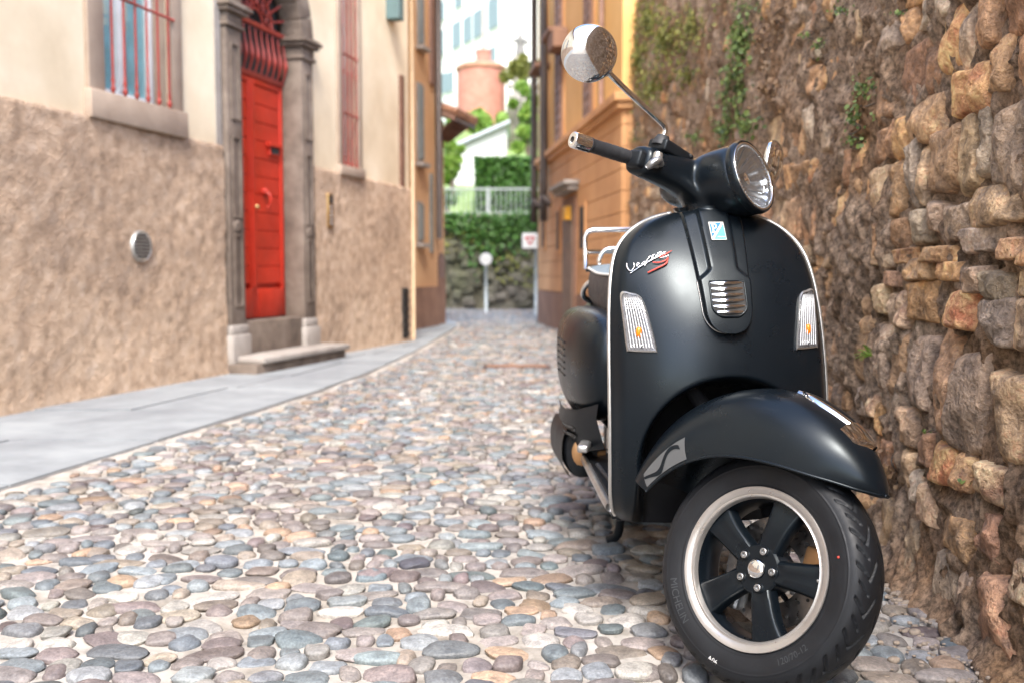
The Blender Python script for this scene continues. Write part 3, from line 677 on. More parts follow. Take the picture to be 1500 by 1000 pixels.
# vent
u_, z_ = HF.hit(208, 361, .04); vt = MB().lathe([(.0, .02), (.095, .022), (.106, .028), (.112, .015), (.112, -.03)], 32, (.02, u_, z_), (1, 0, 0)).build('wall_vent', M_steel, house, smooth=True, angle=40)
for k in range(8):
    zk = z_ - .085 + .0243 * k; hw = math.sqrt(max(.0004, .091 ** 2 - (zk - z_) ** 2)); MB().box((.042, u_ - hw, zk - .002), (.049, u_ + hw, zk + .006)).build('vent_slat', M_steel, vt, bevel=.002)
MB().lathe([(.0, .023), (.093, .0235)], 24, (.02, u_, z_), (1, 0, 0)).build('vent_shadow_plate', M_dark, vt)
# intercom
u_, z_ = HF.hit(484, 309, .04); mb = MB(); mb.box((0, u_ - .06, z_ - .17), (.05, u_ + .06, z_ + .17)); ic = mb.build('intercom', M_brass, house, bevel=.012, angle=40)
for k in range(5): MB().lathe([(0, .008), (.013, .007), (.016, 0)], 10, (.05, u_, z_ - .13 + .042 * k), (1, 0, 0)).build('bell_push', M_steel, ic, smooth=True)
MB().box((.0505, u_ - .04, z_ + .07), (.054, u_ + .04, z_ + .15)).build('speaker_grille', M_dark, ic)
u_, z_ = HF.hit(480, 272, .0); MB().box((0, u_ - .055, z_ - .05), (.008, u_ + .055, z_ + .05)).build('house_plate', simple('blue_grey_plate', (.30, .36, .42), .5), house, bevel=.003)
# far strip of the facade: narrow shutter slot, cellar grate, small lantern box
a, b = hu(586), hu(591); MB().box((-.002, a, hz(588, 278)), (.03, b, hz(588, 112))).build('narrow_shutter', simple('brown_wood', (.15, .075, .05), .7, var=.2), house)
a, b = hu(584), hu(592); gr = MB().box((.035, a, hz(588, 495)), (.055, b, hz(588, 422))).build('cellar_grate', M_dark, house)
for k in range(6): zk = hz(588, 422) - (hz(588, 422) - hz(588, 495)) * (k + .5) / 6; MB().box((.056, a, zk - .012), (.07, b, zk + .012)).build('grate_bar', M_iron, gr)
u_, z_ = HF.hit(569, 10); mb = MB(); mb.box((0, u_ - .08, z_ - .16), (.16, u_ + .08, z_ + .1)); mb.build('meter_box', simple('dull_teal', (.10, .16, .16), .6), house, bevel=.01)
u_ = hu(601) - .05; MB().tube([(.06, u_, .02), (.06, u_, 7.3)], .02, 10).build('drainpipe', simple('pale_pipe', (.42, .30, .18), .5), house, smooth=True)

# ================================================================== ORANGE HOUSES
M_or1 = sheet_mat('apricot_plaster', [(.3, (.58, .34, .17)), (.7, (.70, .45, .25))], 1.1, .85, 25, .25, .004, [(.35, (.82, .76, .70)), (.65, (1, 1, 1))], .5)
M_or2 = sheet_mat('ochre_plaster', [(.3, (.74, .44, .15)), (.7, (.84, .54, .22))], 1.1, .85, 25, .25, .004, [(.35, (.85, .8, .74)), (.65, (1, 1, 1))], .5)
M_or3 = sheet_mat('burnt_orange_plaster', [(.3, (.60, .31, .13)), (.7, (.74, .42, .20))], 1.3, .85, 25, .3, .005, [(.35, (.72, .66, .62)), (.65, (1, 1, 1))], .7)
M_brn = sheet_mat('brown_damp_plaster', [(.3, (.17, .09, .06)), (.7, (.30, .17, .11))], 3, .9, 25, .4, .008)
M_shut = simple('brown_shutter', (.20, .11, .075), .6, var=.2); M_shutg = simple('grey_shutter', (.17, .18, .17), .6, var=.15)
M_pipe = simple('dark_pipe', (.07, .055, .05), .5, .4)
M_tile = simple('clay_tiles', (.34, .17, .10), .85, var=.35, vscale=5, bmp=(9, .8, .05))
def shutters(fr, root, px0, px1, py0, py1, mat, sill=True, slats=7):
    a, z1 = fr.hit(px0, py0); b, z0 = fr.hit(px1, py1); a, b = min(a, b), max(a, b)
    w = MB().box((-.06, a - .05, z0 - .05), (.015, b + .05, z1 + .05)).build('window', M_palest, root, bevel=.005)
    m = (a + b) / 2
    for p, q in ((a, m - .006), (m + .006, b)):
        mb = MB(); mb.box((.016, p, z0), (.05, p + .03, z1)); mb.box((.016, q - .03, z0), (.05, q, z1)); k = max(3, int((z1 - z0) / .12))
        for i in range(k): zz = z0 + (z1 - z0) * (i + .1) / k; mb.add([(.018, p + .03, zz + (z1 - z0) * .8 / k), (.018, q - .03, zz + (z1 - z0) * .8 / k), (.046, q - .03, zz), (.046, p + .03, zz)], [(0, 1, 2, 3)])
        mb.build('shutter', mat, w)
    if sill: MB().box((.0, a - .09, z0 - .11), (.12, b + .09, z0 - .052)).build('window_sill', M_palest, w, bevel=.005)
    return w
# left one, beyond the cream house
OF = Frame((-1.62, 13.7), -math.atan2(.60, 2.5)); oh = OF.root('apricot_house', 'apricot plastered house with grey shutters and dark drainpipe beyond the cream house', 'house')
e = OF.hit(641, 400)[0]; mb = MB(); mb.box((-4, -1.5, .55), (0, e, 9.5)); mb.build('wall', M_or1, oh)
MB().box((-4, -1.5, -.1), (.03, e + .015, .62)).build('plinth', M_brn, oh)
for (x0, x1, y0, y1) in ((611, 617, -60, 66), (611, 617, 125, 235), (612, 617, 300, 352)): shutters(OF, oh, x0, x1, y0, y1, M_shutg)
u_ = OF.hit(637, 300)[0]; MB().tube([(.07, u_, OF.hit(637, 350)[1]), (.07, u_, 9.4)], .05, 10).build('drainpipe', M_pipe, oh, smooth=True)
u_ = OF.hit(632, 300)[0]; MB().box((-.0, u_ - .1, OF.hit(632, 125)[1]), (.04, u_ + .1, 9.0)).build('loggia_post', M_shut, oh)
a, b = OF.hit(629, 300)[0], OF.hit(632, 300)[0]; MB().box((0, a, OF.hit(630, 370)[1]), (.03, b, OF.hit(630, 255)[1])).build('narrow_shutter', M_shutg, oh)
# annex with the tiled eave
AF = Frame((-1.18, 16.0), -math.atan2(.34, 1.2)); an = AF.root('eaved_annex', 'low apricot annex with projecting brown tiled eave at the street bend', 'house')
e = AF.hit(651, 400)[0]; zt = AF.hit(650, 178)[1]
MB().box((-3, -.3, 0), (0, e, zt)).build('wall', M_or1, an); MB().box((-3, -.3, -.1), (.02, e + .01, .75)).build('plinth', M_brn, an)
mb = MB(); mb.add([(-1.5, -.4, zt + .75), (-1.5, e + .35, zt + .75), (.42, e + .35, zt + .02), (.42, -.4, zt + .02), (-1.5, -.4, zt + .63), (-1.5, e + .35, zt + .63), (.42, e + .35, zt - .10), (.42, -.4, zt - .10)], [(0, 1, 2, 3), (7, 6, 5, 4), (3, 2, 6, 7), (1, 0, 4, 5), (2, 1, 5, 6), (0, 3, 7, 4)]); rf = mb.build('roof', M_shut, an)
for k in range(7):
    u = -.35 + (e + .65) * k / 6; MB().tube([(-1.5, u, zt + .76), (.46, u, zt + .02)], .07, 8).build('roof_tile_row', M_tile, rf, smooth=True)
for k in range(5):
    u = -.25 + (e + .4) * k / 4; MB().tube([(.0, u, zt - .32), (.36, u, zt - .08)], .03, 6).build('eave_bracket', M_shut, rf, smooth=True)
mb = MB(); t = np.linspace(0, math.pi, 9); u_ = AF.hit(646, 400)[0]; za = AF.hit(646, 385)[1]; zb = AF.hit(646, 470)[1]
poly = [(u_ - .16, zb), (u_ + .16, zb)] + [(u_ + .16 * math.cos(x), za + .16 * math.sin(x)) for x in t]; mb.prism(poly, -.01, .015, M4(0)); mb.build('arched_door', M_shut, an)

# right one: ochre above, burnt orange below the cornice
ang = math.atan2(.69, 6.3)
RF = Frame((1.15, 10.55), ang)            # x = away from the street here, so things stand out to -x
ro = RF.root('ochre_house', 'ochre house with burnt orange rusticated ground floor and brown shutters', 'house')
E_ = RF.hit(788, 400)[0]; ZC = RF.hit(830, 213)[1]
MB().box((0, 0, ZC), (5, E_, 11)).build('upper_wall', M_or2, ro)
nrow = 9
MB().box((.02, .02, -.1), (5, E_ - .02, ZC)).build('ground_floor_wall', M_brn, ro)
for i in range(nrow):
    z0, z1 = .55 + (ZC - .55) * i / nrow, .55 + (ZC - .55) * (i + 1) / nrow - .006; MB().box((.0, 0, z0), (.06, E_, z1)).build('rustication_course', M_or3, ro, bevel=.008)
    MB().box((.06, -.003, z0), (4.9, .05, z1)).build('rustication_course', M_or3, ro, bevel=.008)
MB().box((-.012, -.01, -.1), (.06, E_ + .005, .53)).build('plinth', M_brn, ro, bevel=.01)
mb = MB(); mb.box((-.10, -.10, ZC), (5, E_ + .03, ZC + .09)); mb.box((-.06, -.06, ZC - .07), (4.99, E_ + .02, ZC - .001)); mb.build('cornice', M_or3, ro, bevel=.01)
def rshut(px0, px1, py0, py1, mat=M_shut, hood=False):
    a, z1 = RF.hit(px0, py0); b, z0 = RF.hit(px1, py1); a, b = min(a, b), max(a, b)
    w = MB().box((-.02, a - .07, z0 - .06), (.05, b + .07, z1 + .06)).build('window', M_or3, ro, bevel=.006); m = (a + b) / 2
    for p, q in ((a, m - .006), (m + .006, b)):
        k = max(3, int((z1 - z0) / .13)); mb = MB(); mb.box((-.06, p, z0), (-.022, p + .03, z1)); mb.box((-.06, q - .03, z0), (-.022, q, z1))
        for i in range(k): zz = z0 + (z1 - z0) * (i + .1) / k; mb.add([(-.026, p + .03, zz + (z1 - z0) * .8 / k), (-.026, q - .03, zz + (z1 - z0) * .8 / k), (-.054, q - .03, zz), (-.054, p + .03, zz)], [(0, 1, 2, 3)])
        mb.build('shutter', mat, w)
    if hood: mb = MB(); mb.box((-.24, a - .12, z1 + .08), (.02, b + .12, z1 + .15)); mb.box((-.16, a - .08, z1 + .06), (.02, b + .08, z1 + .079)); mb.build('hood', M_brn, w, bevel=.008)
    return w
for (x0, x1, y0, y1) in ((861, 870, -30, 170), (818, 826, 70, 215), (797, 804, 118, 235), (797, 803, -40, 92), (818, 826, -60, 40)): rshut(x0, x1, y0, y1, hood=(x0 in (797, 818)))
a, z1 = RF.hit(845, 285); b, z0 = RF.hit(826, 480)
dr = MB().box((-.03, a, 0), (.05, b, z1)).build('doorway', M_brn, ro, bevel=.01); MB().box((-.045, a + .12, .12), (-.031, b - .12, z1 - .12)).build('door_leaf', simple('old_wood', (.20, .13, .09), .7, var=.3, vscale=5, bmp=(30, .4, .006)), dr)
mb = MB(); mb.box((-.20, a - .16, z1 + .12), (.02, b + .16, z1 + .18)); mb.box((-.14, a - .12, z1 + .05), (.02, b + .12, z1 + .119)); mb.build('door_hood', M_palest, dr, bevel=.01)
for (x0, x1, y0, y1) in ((852, 858, 302, 365), (818, 821, 310, 366), (796, 799, 318, 362)):
    a, z1 = RF.hit(x1, y0); b, z0 = RF.hit(x0, y1); w = MB().box((-.025, a - .05, z0 - .06), (.03, b + .05, z1 + .06)).build('small_window', M_or3, ro, bevel=.006); MB().box((-.03, a, z0), (-.026, b, z1)).build('pane', M_dark, w)
u_, z_ = RF.hit(839, 313); MB().box((-.12, u_ - .12, z_ - .09), (0, u_ + .12, z_ + .09)).build('yellow_box', simple('yellow_plastic', (.75, .36, .02), .5), ro, bevel=.01)
for px, y1 in ((806, 290), (791, 295)):
    u_ = RF.hit(px, 200)[0]; z_ = RF.hit(px, y1)[1]; MB().tube(crom([(-.10, u_, 11), (-.10, u_, z_ + .3), (-.10, u_, z_ + .05), (-.05, u_ - .05, z_ - .06), (.03, u_ - .06, z_ - .1)], 4), .055, 10).build('drainpipe', M_pipe, ro, smooth=True)
u_ = RF.hit(886, 60)[0]; MB().tube([(-.04, u_, ZC + .1), (-.04, u_, 10)], .03, 8).build('cable_pipe', M_shut, ro, smooth=True)
for px, py in ((829, 62), ):
    u_, z_ = RF.hit(px, py); mb = MB(); mb.box((-.22, u_ - .25, z_ - .12), (0, u_ + .25, z_ + .14)); mb.build('lamp_bracket', M_brn, ro, bevel=.02)

# ================================================================== BEYOND THE BEND
def at(px, py, Y):
    d = ray(px, py); t = Y / d[1]; return CAM + d * t
M_oldst = sheet_mat('mossy_stone', [(.25, (.045, .04, .034)), (.5, (.12, .105, .085)), (.75, (.22, .20, .165))], 2.5, .95, 6, 1., .08, [(.4, (.75, .85, .6)), (.6, (1, 1, 1))], .7)
YW = 23.0; top = at(700, 318, YW)[2]; xa, xb = at(600, 400, YW)[0], at(830, 400, YW)[0]
rt = empty('retaining_wall', (0, YW, 0), 0, 'dark mossy stone retaining wall closing the end of the street', 'wall')
u = np.linspace(xa - 3, xb + 3, 150); z = np.linspace(-.1, top, 50); Ug, Zg = np.meshgrid(u, z, indexing='ij')
D = (.10 * fbm(np.c_[Ug.ravel() * 1.6, Zg.ravel() * 1.9, 0 * Ug.ravel()], 4, 8)).reshape(Ug.shape)
obj('wall_face', np.dstack([Ug, -D, Zg]).reshape(-1, 3), gridF(*Ug.shape), M_oldst, rt)
r_ = np.random.default_rng(3)
for k in range(120):
    x, zc = r_.uniform(xa, xb), r_.uniform(.1, top - .1); q, f = rock(6, k + 5000, r_.uniform(.12, .26), r_.uniform(.09, .17), .12)
    o = obj('stone', np.c_[q[:, 0] + x, -q[:, 2] - .02, q[:, 1] + zc], f, M_oldst, rt)
MB().box((xa - 3, -.06, top), (xb + 3, .35, top + .08)).build('coping', M_palest, rt, bevel=.01)
def ivy(name, label, C, size, mat, seed, cat='plant', out=(0, -1, .4)):
    C = np.array(C); c0 = C.mean(0); V, F_ = leaves(C - c0, size, seed, out, .7); r = empty(name, tuple(c0), 0, label, cat); obj('leaves', V, F_, mat, r, smooth=False)['kind'] = 'stuff'; return r
C = []
for _ in range(2000):
    x = r_.uniform(xa, xb); dz = abs(r_.normal(0, .36)) * (1 + .8 * vnoise([[x * 1.3, 0, 0]], 4)[0]); C.append((x, YW - .14 - r_.uniform(0, .14), top + .06 - dz))
ivy('ivy', 'green ivy spilling over the top of the dark retaining wall', C, .085, M_hedge, 5)
C = [(r_.uniform(xa, xb), YW - .13 - r_.uniform(0, .08), r_.uniform(.1, top)) for _ in range(900)]; C = [c for c in C if vnoise([[c[0] * 1.1, c[2] * 1.1, 2.]], 12)[0] > .05]
ivy('creeper', 'ochre creeper patches on the dark retaining wall face', C, .07, M_moss, 6)
# terrace and hillside
hx = np.linspace(-26, 26, 40); hy = np.array([23.0, 23.4, 25, 26.2, 29, 33, 38, 46, 58, 75, 110]); hzv = np.array([top - .03, top + .03, top + .08, top + .5, 3.3, 4.1, 5.4, 7.6, 9.4, 11, 12]); Hx, Hy = np.meshgrid(hx, hy, indexing='ij'); Hz = np.broadcast_to(hzv, Hx.shape) + .2 * vnoise(np.c_[Hx.ravel() * .3, Hy.ravel() * .3, 0 * Hx.ravel()], 6).reshape(Hx.shape) * (Hy > 25.5)
obj('hillside', np.dstack([Hx, Hy, Hz]).reshape(-1, 3), gridF(*Hx.shape), sheet_mat('hill_grass', [(.3, (.10, .16, .04)), (.7, (.22, .30, .09))], 1.5, .9, 10, .5, .05))['kind'] = 'structure'
# railing
M_galv = simple('galvanised', (.42, .45, .44), .5, .5, var=.15)
rl = empty('railing', (0, 23.2, top + .03), 0, 'thin grey metal railing along the top of the retaining wall', 'railing'); zr = at(720, 277, 23.2)[2] - top - .03
for zz in (.07, zr): MB().box((xa - 1, -.015, zz - .02), (xb + 1, .015, zz + .02)).build('rail', M_galv, rl)
nb = int((xb - xa + 2) / .115)
for k in range(nb): x = xa - 1 + .115 * k; MB().box((x - .009, -.008, .06), (x + .009, .008, zr - .019)).build('baluster', M_galv, rl)
for k in range(5): x = xa - .6 + k * (xb - xa + 1.2) / 4; MB().box((x - .03, -.03, -.05), (x + .03, .03, zr + .04)).build('post', M_galv, rl)
# hedge
p0, p1 = at(696, 230, 25.2), at(800, 292, 25.2); r_ = np.random.default_rng(8)
V = r_.uniform((-.5, -.5, -.5), (.5, .5, .5), (7000, 3)); k_ = r_.integers(0, 3, 7000); sgn = np.sign(V[np.arange(7000), k_]); V[np.arange(7000), k_] = .5 * sgn * (1 - .08 * np.abs(r_.normal(size=7000)))
szx = np.array([p1[0] - p0[0], 1.1, p0[2] - top]); hc = np.array([(p0[0] + p1[0]) / 2, 25.2 + .55, (p0[2] + top) / 2])
hed = empty('hedge', (hc[0], hc[1], top), 0, 'clipped dense green box hedge behind the grey railing', 'hedge')
Vl, Fl = leaves(V * szx + (0, 0, szx[2] / 2), .10, 9); obj('foliage', Vl, Fl, M_hedge, hed, smooth=False)['kind'] = 'stuff'
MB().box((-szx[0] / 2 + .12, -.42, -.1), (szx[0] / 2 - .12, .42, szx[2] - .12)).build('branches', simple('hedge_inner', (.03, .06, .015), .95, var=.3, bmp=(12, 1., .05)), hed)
def tree(px, py, Y, rx, ry, mat, label, n=2600, size=.16, seed=1, name='tree', cat='tree', ground=None):
    c = at(px, py, Y); s = Y / FPX; rx *= s; ry *= s; r_ = np.random.default_rng(seed)
    g = float(np.interp(Y, hy, hzv)) if ground is None else ground; h0 = c[2] - g
    root = empty(name, (c[0], Y, g), 0, label, cat)
    K = 16; cl = r_.normal(size=(K, 3)) * .48 * (rx, rx * .7, ry); cr = r_.uniform(.3, .5, K) * min(rx, ry)
    a = r_.integers(0, K, n); d = r_.normal(size=(n, 3)); d /= np.linalg.norm(d, axis=1)[:, None]; C = cl[a] + d * (cr[a] * r_.uniform(.7, 1.08, n))[:, None]; C[:, 2] = np.maximum(C[:, 2] + h0, .05)
    V, F_ = leaves(C, size, seed); obj('crown', V, F_, mat, root, smooth=False)['kind'] = 'stuff'
    mb = MB(); mb.tube(crom([(0, 0, -.2), (.04, .03, h0 * .4), (0, 0, h0)], 5), np.linspace(.09, .03, 11), 8)
    for k in range(7): mb.tube(crom([(0, 0, h0 * .45), tuple(cl[k] * .5 + (0, 0, h0 * .8)), tuple(cl[k] + (0, 0, h0))], 4), np.linspace(.04, .012, 9), 6)
    mb.build('trunk', M_bark, root, smooth=True); return root
tree(705, 180, 33, 30, 22, M_bright, 'bright green shrub below the round brick tower', seed=1, name='shrub', cat='shrub')
tree(773, 180, 30, 18, 52, M_bright, 'tall bright green bush beside the pale shed', seed=2, n=3200, name='bush', cat='bush')
tree(768, 103, 42, 20, 18, M_moss, 'olive green bush at the foot of the statue', seed=3, name='bush', cat='bush')
tree(660, 235, 27.5, 14, 28, M_bright, 'light green bush next to the eaved annex', seed=4, name='bush', cat='bush', size=.12)
tree(652, 285, 24.5, 14, 14, M_hedge, 'small dark green shrub on the terrace by the railing end', seed=5, name='shrub', cat='shrub', size=.09, n=900, ground=top)
# pale shed
M_pale = sheet_mat('pale_plaster', [(.3, (.46, .45, .43)), (.7, (.54, .53, .51))], 1.2, .9, 20, .2, .004)
a, b = at(662, 262, 30), at(742, 262, 30); za, zb = at(662, 222, 30)[2], at(742, 184, 30)[2]; g = float(np.interp(30, hy, hzv)) - .2
sh = empty('pale_shed', ((a[0] + b[0]) / 2, 30, g), 0, 'pale grey shed with a sloping roof behind the hedge', 'shed'); o_ = np.array([(a[0] + b[0]) / 2, 30, g]); dx = b[0] - a[0]
mb = MB(); mb.prism([(-dx / 2, 0), (dx / 2, 0), (dx / 2, zb - g), (-dx / 2, za - g)], 0, 3, frame4((0, 0, 0), (1, 0, 0), (0, 0, 1), (0, 1, 0))); mb.build('wall', M_pale, sh)
mb = MB(); mb.prism([(-dx / 2 - .15, za - g), (dx / 2 + .1, zb - g + .05), (dx / 2 + .1, zb - g + .15), (-dx / 2 - .15, za - g + .10)], -.2, 3.1, frame4((0, 0, 0), (1, 0, 0), (0, 0, 1), (0, 1, 0))); mb.build('roof', simple('grey_sheet_roof', (.40, .43, .45), .5, var=.1), sh)
# round brick tower
M_brick = sheet_mat('pink_brick', [(.3, (.34, .13, .09)), (.7, (.46, .21, .15))], 3, .9, 12, .5, .02)
c = at(705, 150, 45); s = 45 / FPX; g = float(np.interp(45, hy, hzv)) - .3; zt = at(705, 104, 45)[2]
tw = empty('brick_tower', (c[0], 45, g), 0, 'round pink brick tower with a tiled rim on the hillside', 'tower')
MB().lathe([(35 * s, 0), (34.5 * s, zt - g)], 40, (0, 0, 0), (0, 0, 1)).build('drum', M_brick, tw, smooth=True)
MB().lathe([(34.5 * s, zt - g - .02), (37 * s, zt - g), (37 * s, zt - g + .1), (30 * s, zt - g + .25), (0.01, zt - g + .35)], 40, (0, 0, 0), (0, 0, 1)).build('rim', M_tile, tw, smooth=True, angle=30)
z2 = at(705, 75, 45)[2]; MB().lathe([(11 * s, zt - g + .1), (11 * s, z2 - g - .1), (12 * s, z2 - g - .08), (12 * s, z2 - g), (.01, z2 - g + .02)], 24, (.1, 0, 0), (0, 0, 1)).build('turret', M_brick, tw, smooth=True, angle=30)
# pale block of flats
M_flat = sheet_mat('flats_plaster', [(.3, (.78, .74, .66)), (.7, (.84, .81, .74))], .6, .9, 15, .15, .004)
pA, pB = at(640, 100, 60), at(736, 100, 51.3); BF = Frame((pA[0], 60), -math.atan2(pB[0] - pA[0], -8.7))
def bhit(px, py): return BF.hit(px, py)
b1 = bhit(736, 100)[0]; b0 = -6.; fl = BF.root('pale_block', 'large pale block of flats with grey green shutters high on the hill', 'building')
gz = 8.0
mb = MB(); mb.box((-10, b0, gz - 4), (0, b1, 26)); mb.build('wall', M_flat, fl)
for (px, py, w, h) in ((647, 65, 5, 15), (671, 52, 6, 15), (687, 44, 6, 15), (702, 36, 6, 16), (725, 20, 7, 18), (648, 18, 5, 10), (674, -2, 5, 10), (651, 123, 5, 12), (661, 121, 5, 12), (722, 88, 6, 14), (648, 30, 0, 0)):
    if w == 0: continue
    a, z1 = BF.hit(px - w, py - h); b, z0 = BF.hit(px + w, py + h); w_ = MB().box((-.01, a - .12, z0 - .12), (.05, b + .12, z1 + .12)).build('window', M_flat, fl)
    m = (a + b) / 2
    for p, q in ((a, m - .03), (m + .03, b)): MB().box((.06, p, z0), (.12, q, z1)).build('shutter', simple('green_grey_shutter', (.22, .27, .27), .6), w_)
u_ = BF.hit(711, 50)[0]; MB().tube([(.12, u_, gz), (.12, u_, 26)], .10, 8).build('drainpipe', M_palest, fl, smooth=True)
# pale terrace wall, balustrade and statue
TY = 38.; a, b = at(742, 150, TY), at(800, 150, TY); g = float(np.interp(TY, hy, hzv)) - .5; zt = at(770, 122, TY)[2]
tr_ = empty('terrace_wall', ((a[0] + b[0]) / 2, TY, g), 0, 'grey stone terrace wall with balustrade below the statue', 'wall'); hw = (b[0] - a[0]) / 2
MB().box((-hw, 0, 0), (hw, .5, zt - g - .75)).build('wall', M_oldst, tr_); MB().box((-hw, .1, zt - g - .1), (hw, .4, zt - g)).build('handrail', M_palest, tr_)
for k in range(8): MB().lathe([(.07, 0), (.05, .12), (.10, .3), (.05, .5), (.07, .66)], 10, (-hw + .1 + k * (2 * hw - .2) / 7, .25, zt - g - .75), (0, 0, 1)).build('baluster', M_palest, tr_, smooth=True)
SY = 44.; c = at(762, 78, SY); g = float(np.interp(SY, hy, hzv)) - .4; z0 = at(762, 84, SY)[2]; z1 = at(762, 50, SY)[2]; h = z1 - z0
st = empty('statue', (c[0], SY, g), 0, 'small dark stone statue on a tall pedestal above the terrace', 'statue')
MB().box((-.35, -.35, 0), (.35, .35, z0 - g)).build('pedestal', M_palest, st, bevel=.03)
mb = MB(); mb.lathe([(.26, 0), (.22, h * .2), (.19, h * .4), (.17, h * .52), (.23, h * .68), (.24, h * .78), (.08, h * .84), (.07, h * .86), (.11, h * .9), (.115, h * .95), (.06, h), (0.005, h * 1.005)], 14, (0, 0, z0 - g), (0, 0, 1)); mb.tube(crom([(.22, 0, z0 - g + h * .76), (.34, -.05, z0 - g + h * .6), (.22, -.2, z0 - g + h * .5)], 4), .06, 7); mb.tube(crom([(-.22, 0, z0 - g + h * .76), (-.34, -.02, z0 - g + h * .62), (-.36, -.08, z0 - g + h * .45)], 4), .06, 7)
mb.build('figure', simple('dark_stone', (.16, .15, .14), .9), st, smooth=True)
# street signs
M_sgn = simple('sign_white', (.80, .80, .80), .4, var=.03); M_sred = simple('sign_red', (.60, .03, .03), .4, var=.05)
def sign_post(px, base_py, top_py, label, name):
    d = ray(px, base_py); t = (0 - CAM_H) / d[2]; p = CAM + d * t; Y = p[1]; zt = at(px, top_py, Y)[2]
    r = empty(name, (p[0], Y, -.02), 0, label, 'sign'); MB().tube([(0, 0, -.05), (0, 0, zt)], .03, 10).build('post', M_galv, r, smooth=True); return r, Y, Y / FPX
r, Y, s = sign_post(712, 458, 376, 'round pale traffic sign seen from behind on a thin post', 'round_sign')
zc = at(711, 380, Y)[2] + .02; MB().lathe([(.0, .03), (8.5 * s, .03), (9 * s, .02), (9 * s, .0), (0, 0)], 28, (0, -.05, zc), (0, -1, 0)).build('disc', simple('sign_back', (.60, .60, .58), .5, .3), r, smooth=True, angle=40)
r, Y, s = sign_post(785, 462, 342, 'white square give way sign with a red triangle by the ochre house', 'give_way_sign')
zc = at(776, 353, Y)[2] + .02; w = 11 * s; xo = -9 * s
MB().box((xo - w, -.06, zc - w), (xo + w, -.035, zc + w)).build('plate', M_sgn, r, bevel=.006)
tri = lambda k: [(xo - k, zc + k * .72), (xo, zc - k * .9), (xo + k, zc + k * .72)]
Mx = frame4((0, 0, 0), (1, 0, 0), (0, 0, 1), (0, 1, 0))
MB().prism(tri(w * .72), -.068, -.0605, Mx).build('red_triangle', M_sred, r); MB().prism([(x, z + w * .03) for x, z in tri(w * .36)], -.074, -.0685, Mx).build('white_centre', M_sgn, r)
# drain cover in the street
p = CAM + ray(757, 537) * (CAM_H / -ray(757, 537)[2]); dcv = MB().box((-.30, -.13, -.02), (.30, .13, .012)).build('drain_cover', simple('rusty_iron', (.075, .05, .045), .8, .2, var=.3, vscale=30), None, bevel=.006); dcv.location = (p[0], p[1], .0); tag(dcv, 'rusty flat iron drain cover set among the cobbles', 'drain cover')
for k in range(6): MB().box((-.26, -.105 + .038 * k, .0121), (.26, -.09 + .038 * k, .015)).build('rib', M_brn, dcv)
# ================================================================== THE SCOOTER
# local axes: +x rider's left, +y backwards, +z up; origin on the ground under the front axle (wheels straight)
TH, DE, RAKE, LEAN = .0702, .7401, .4695, -.0135
SX, SY_ = .4978, 1.9623
RB = rotm((0, 0, 1), TH) @ rotm((0, 1, 0), LEAN); SO = np.array([SX, SY_, 0.])
AX = np.array([0, math.sin(RAKE), math.cos(RAKE)]); A0 = np.array([0, -.09, 0]); RS = rotm(AX, DE)
ST = lambda P: (np.asarray(P, float) - A0) @ RS.T + A0            # turns the steered parts about the head tube
yax = lambda z: -.09 + z * math.tan(RAKE)
WC = np.array([0, 0, .2365])
def body_ray(px, py): return RB.T @ (CAM - SO), RB.T @ ray(px, py)
def on_y(px, py, y): c, d = body_ray(px, py); return c + d * (y - c[1]) / d[1]
def on_x(px, py, x): c, d = body_ray(px, py); return c + d * (x - c[0]) / d[0]
def steer_y(px, py, y):
    c, d = body_ray(px, py); c = RS.T @ (c - A0) + A0; d = RS.T @ d; return c + d * (y - c[1]) / d[1]

def paint(name, col, rough, bmp=0.0, spec=.5, coat=0.):
    m, nt, bs = nodes(name); L = nt.links; c = coords(nt)
    f = noise_tex(nt, c, 6, 4); d = noise_tex(nt, c, 240, 2, .7)
    k = mix(nt, ramp(nt, d, [(.70, (0, 0, 0)), (.80, (.5, .5, .5))]), ramp(nt, f, [(.3, tuple(x * .9 for x in col)), (.7, tuple(x * 1.1 for x in col))]), (.10, .10, .10))
    L.new(k, bs.inputs['Base Color']); L.new(ramp(nt, noise_tex(nt, c, 11, 5), [(.3, (rough - .04,) * 3), (.7, (rough + .05,) * 3)]), bs.inputs['Roughness'])
    bs.inputs['Specular IOR Level'].default_value = spec; bs.inputs['Specular Tint'].default_value = (.86, .95, 1, 1); bs.inputs['Coat Weight'].default_value = coat; bs.inputs['Coat Roughness'].default_value = .25
    if bmp: bump(nt, bs, noise_tex(nt, c, 300, 2), bmp, .001)
    return m
M_blk = paint('matt_black_paint', (.0035, .0055, .008), .29, .03, spec=.32)
M_plas = paint('black_plastic', (.007, .008, .010), .45, .1, spec=.3)
M_wellshade = simple('wheel_well_shade', (.006, .006, .007), .85, var=.2, spec=.15)  # near-black colour stands in for shade on the pocket faces and fork
M_rub = simple('tyre_rubber', (.007, .008, .010), .52, var=.25, vscale=14, bmp=(160, .15, .001), rvar=.1, spec=.35)
M_grip = simple('grip_rubber', (.018, .019, .022), .6, var=.2, vscale=30, bmp=(200, .2, .001))
M_chr = simple('chrome', (.80, .80, .80), .06, 1., var=.04, vscale=8, rvar=.03)
M_trim = simple('trim_aluminium', (.50, .49, .47), .38, .85, var=.12, vscale=16)
M_rim = simple('rim_silver', (.46, .435, .41), .36, .75, var=.08, vscale=12, bmp=(140, .05, .001))
M_metal = simple('grey_metal', (.34, .34, .34), .4, .9, var=.25, vscale=25)
M_gold = simple('caliper_gold', (.40, .22, .10), .45, .7, var=.25, vscale=20)
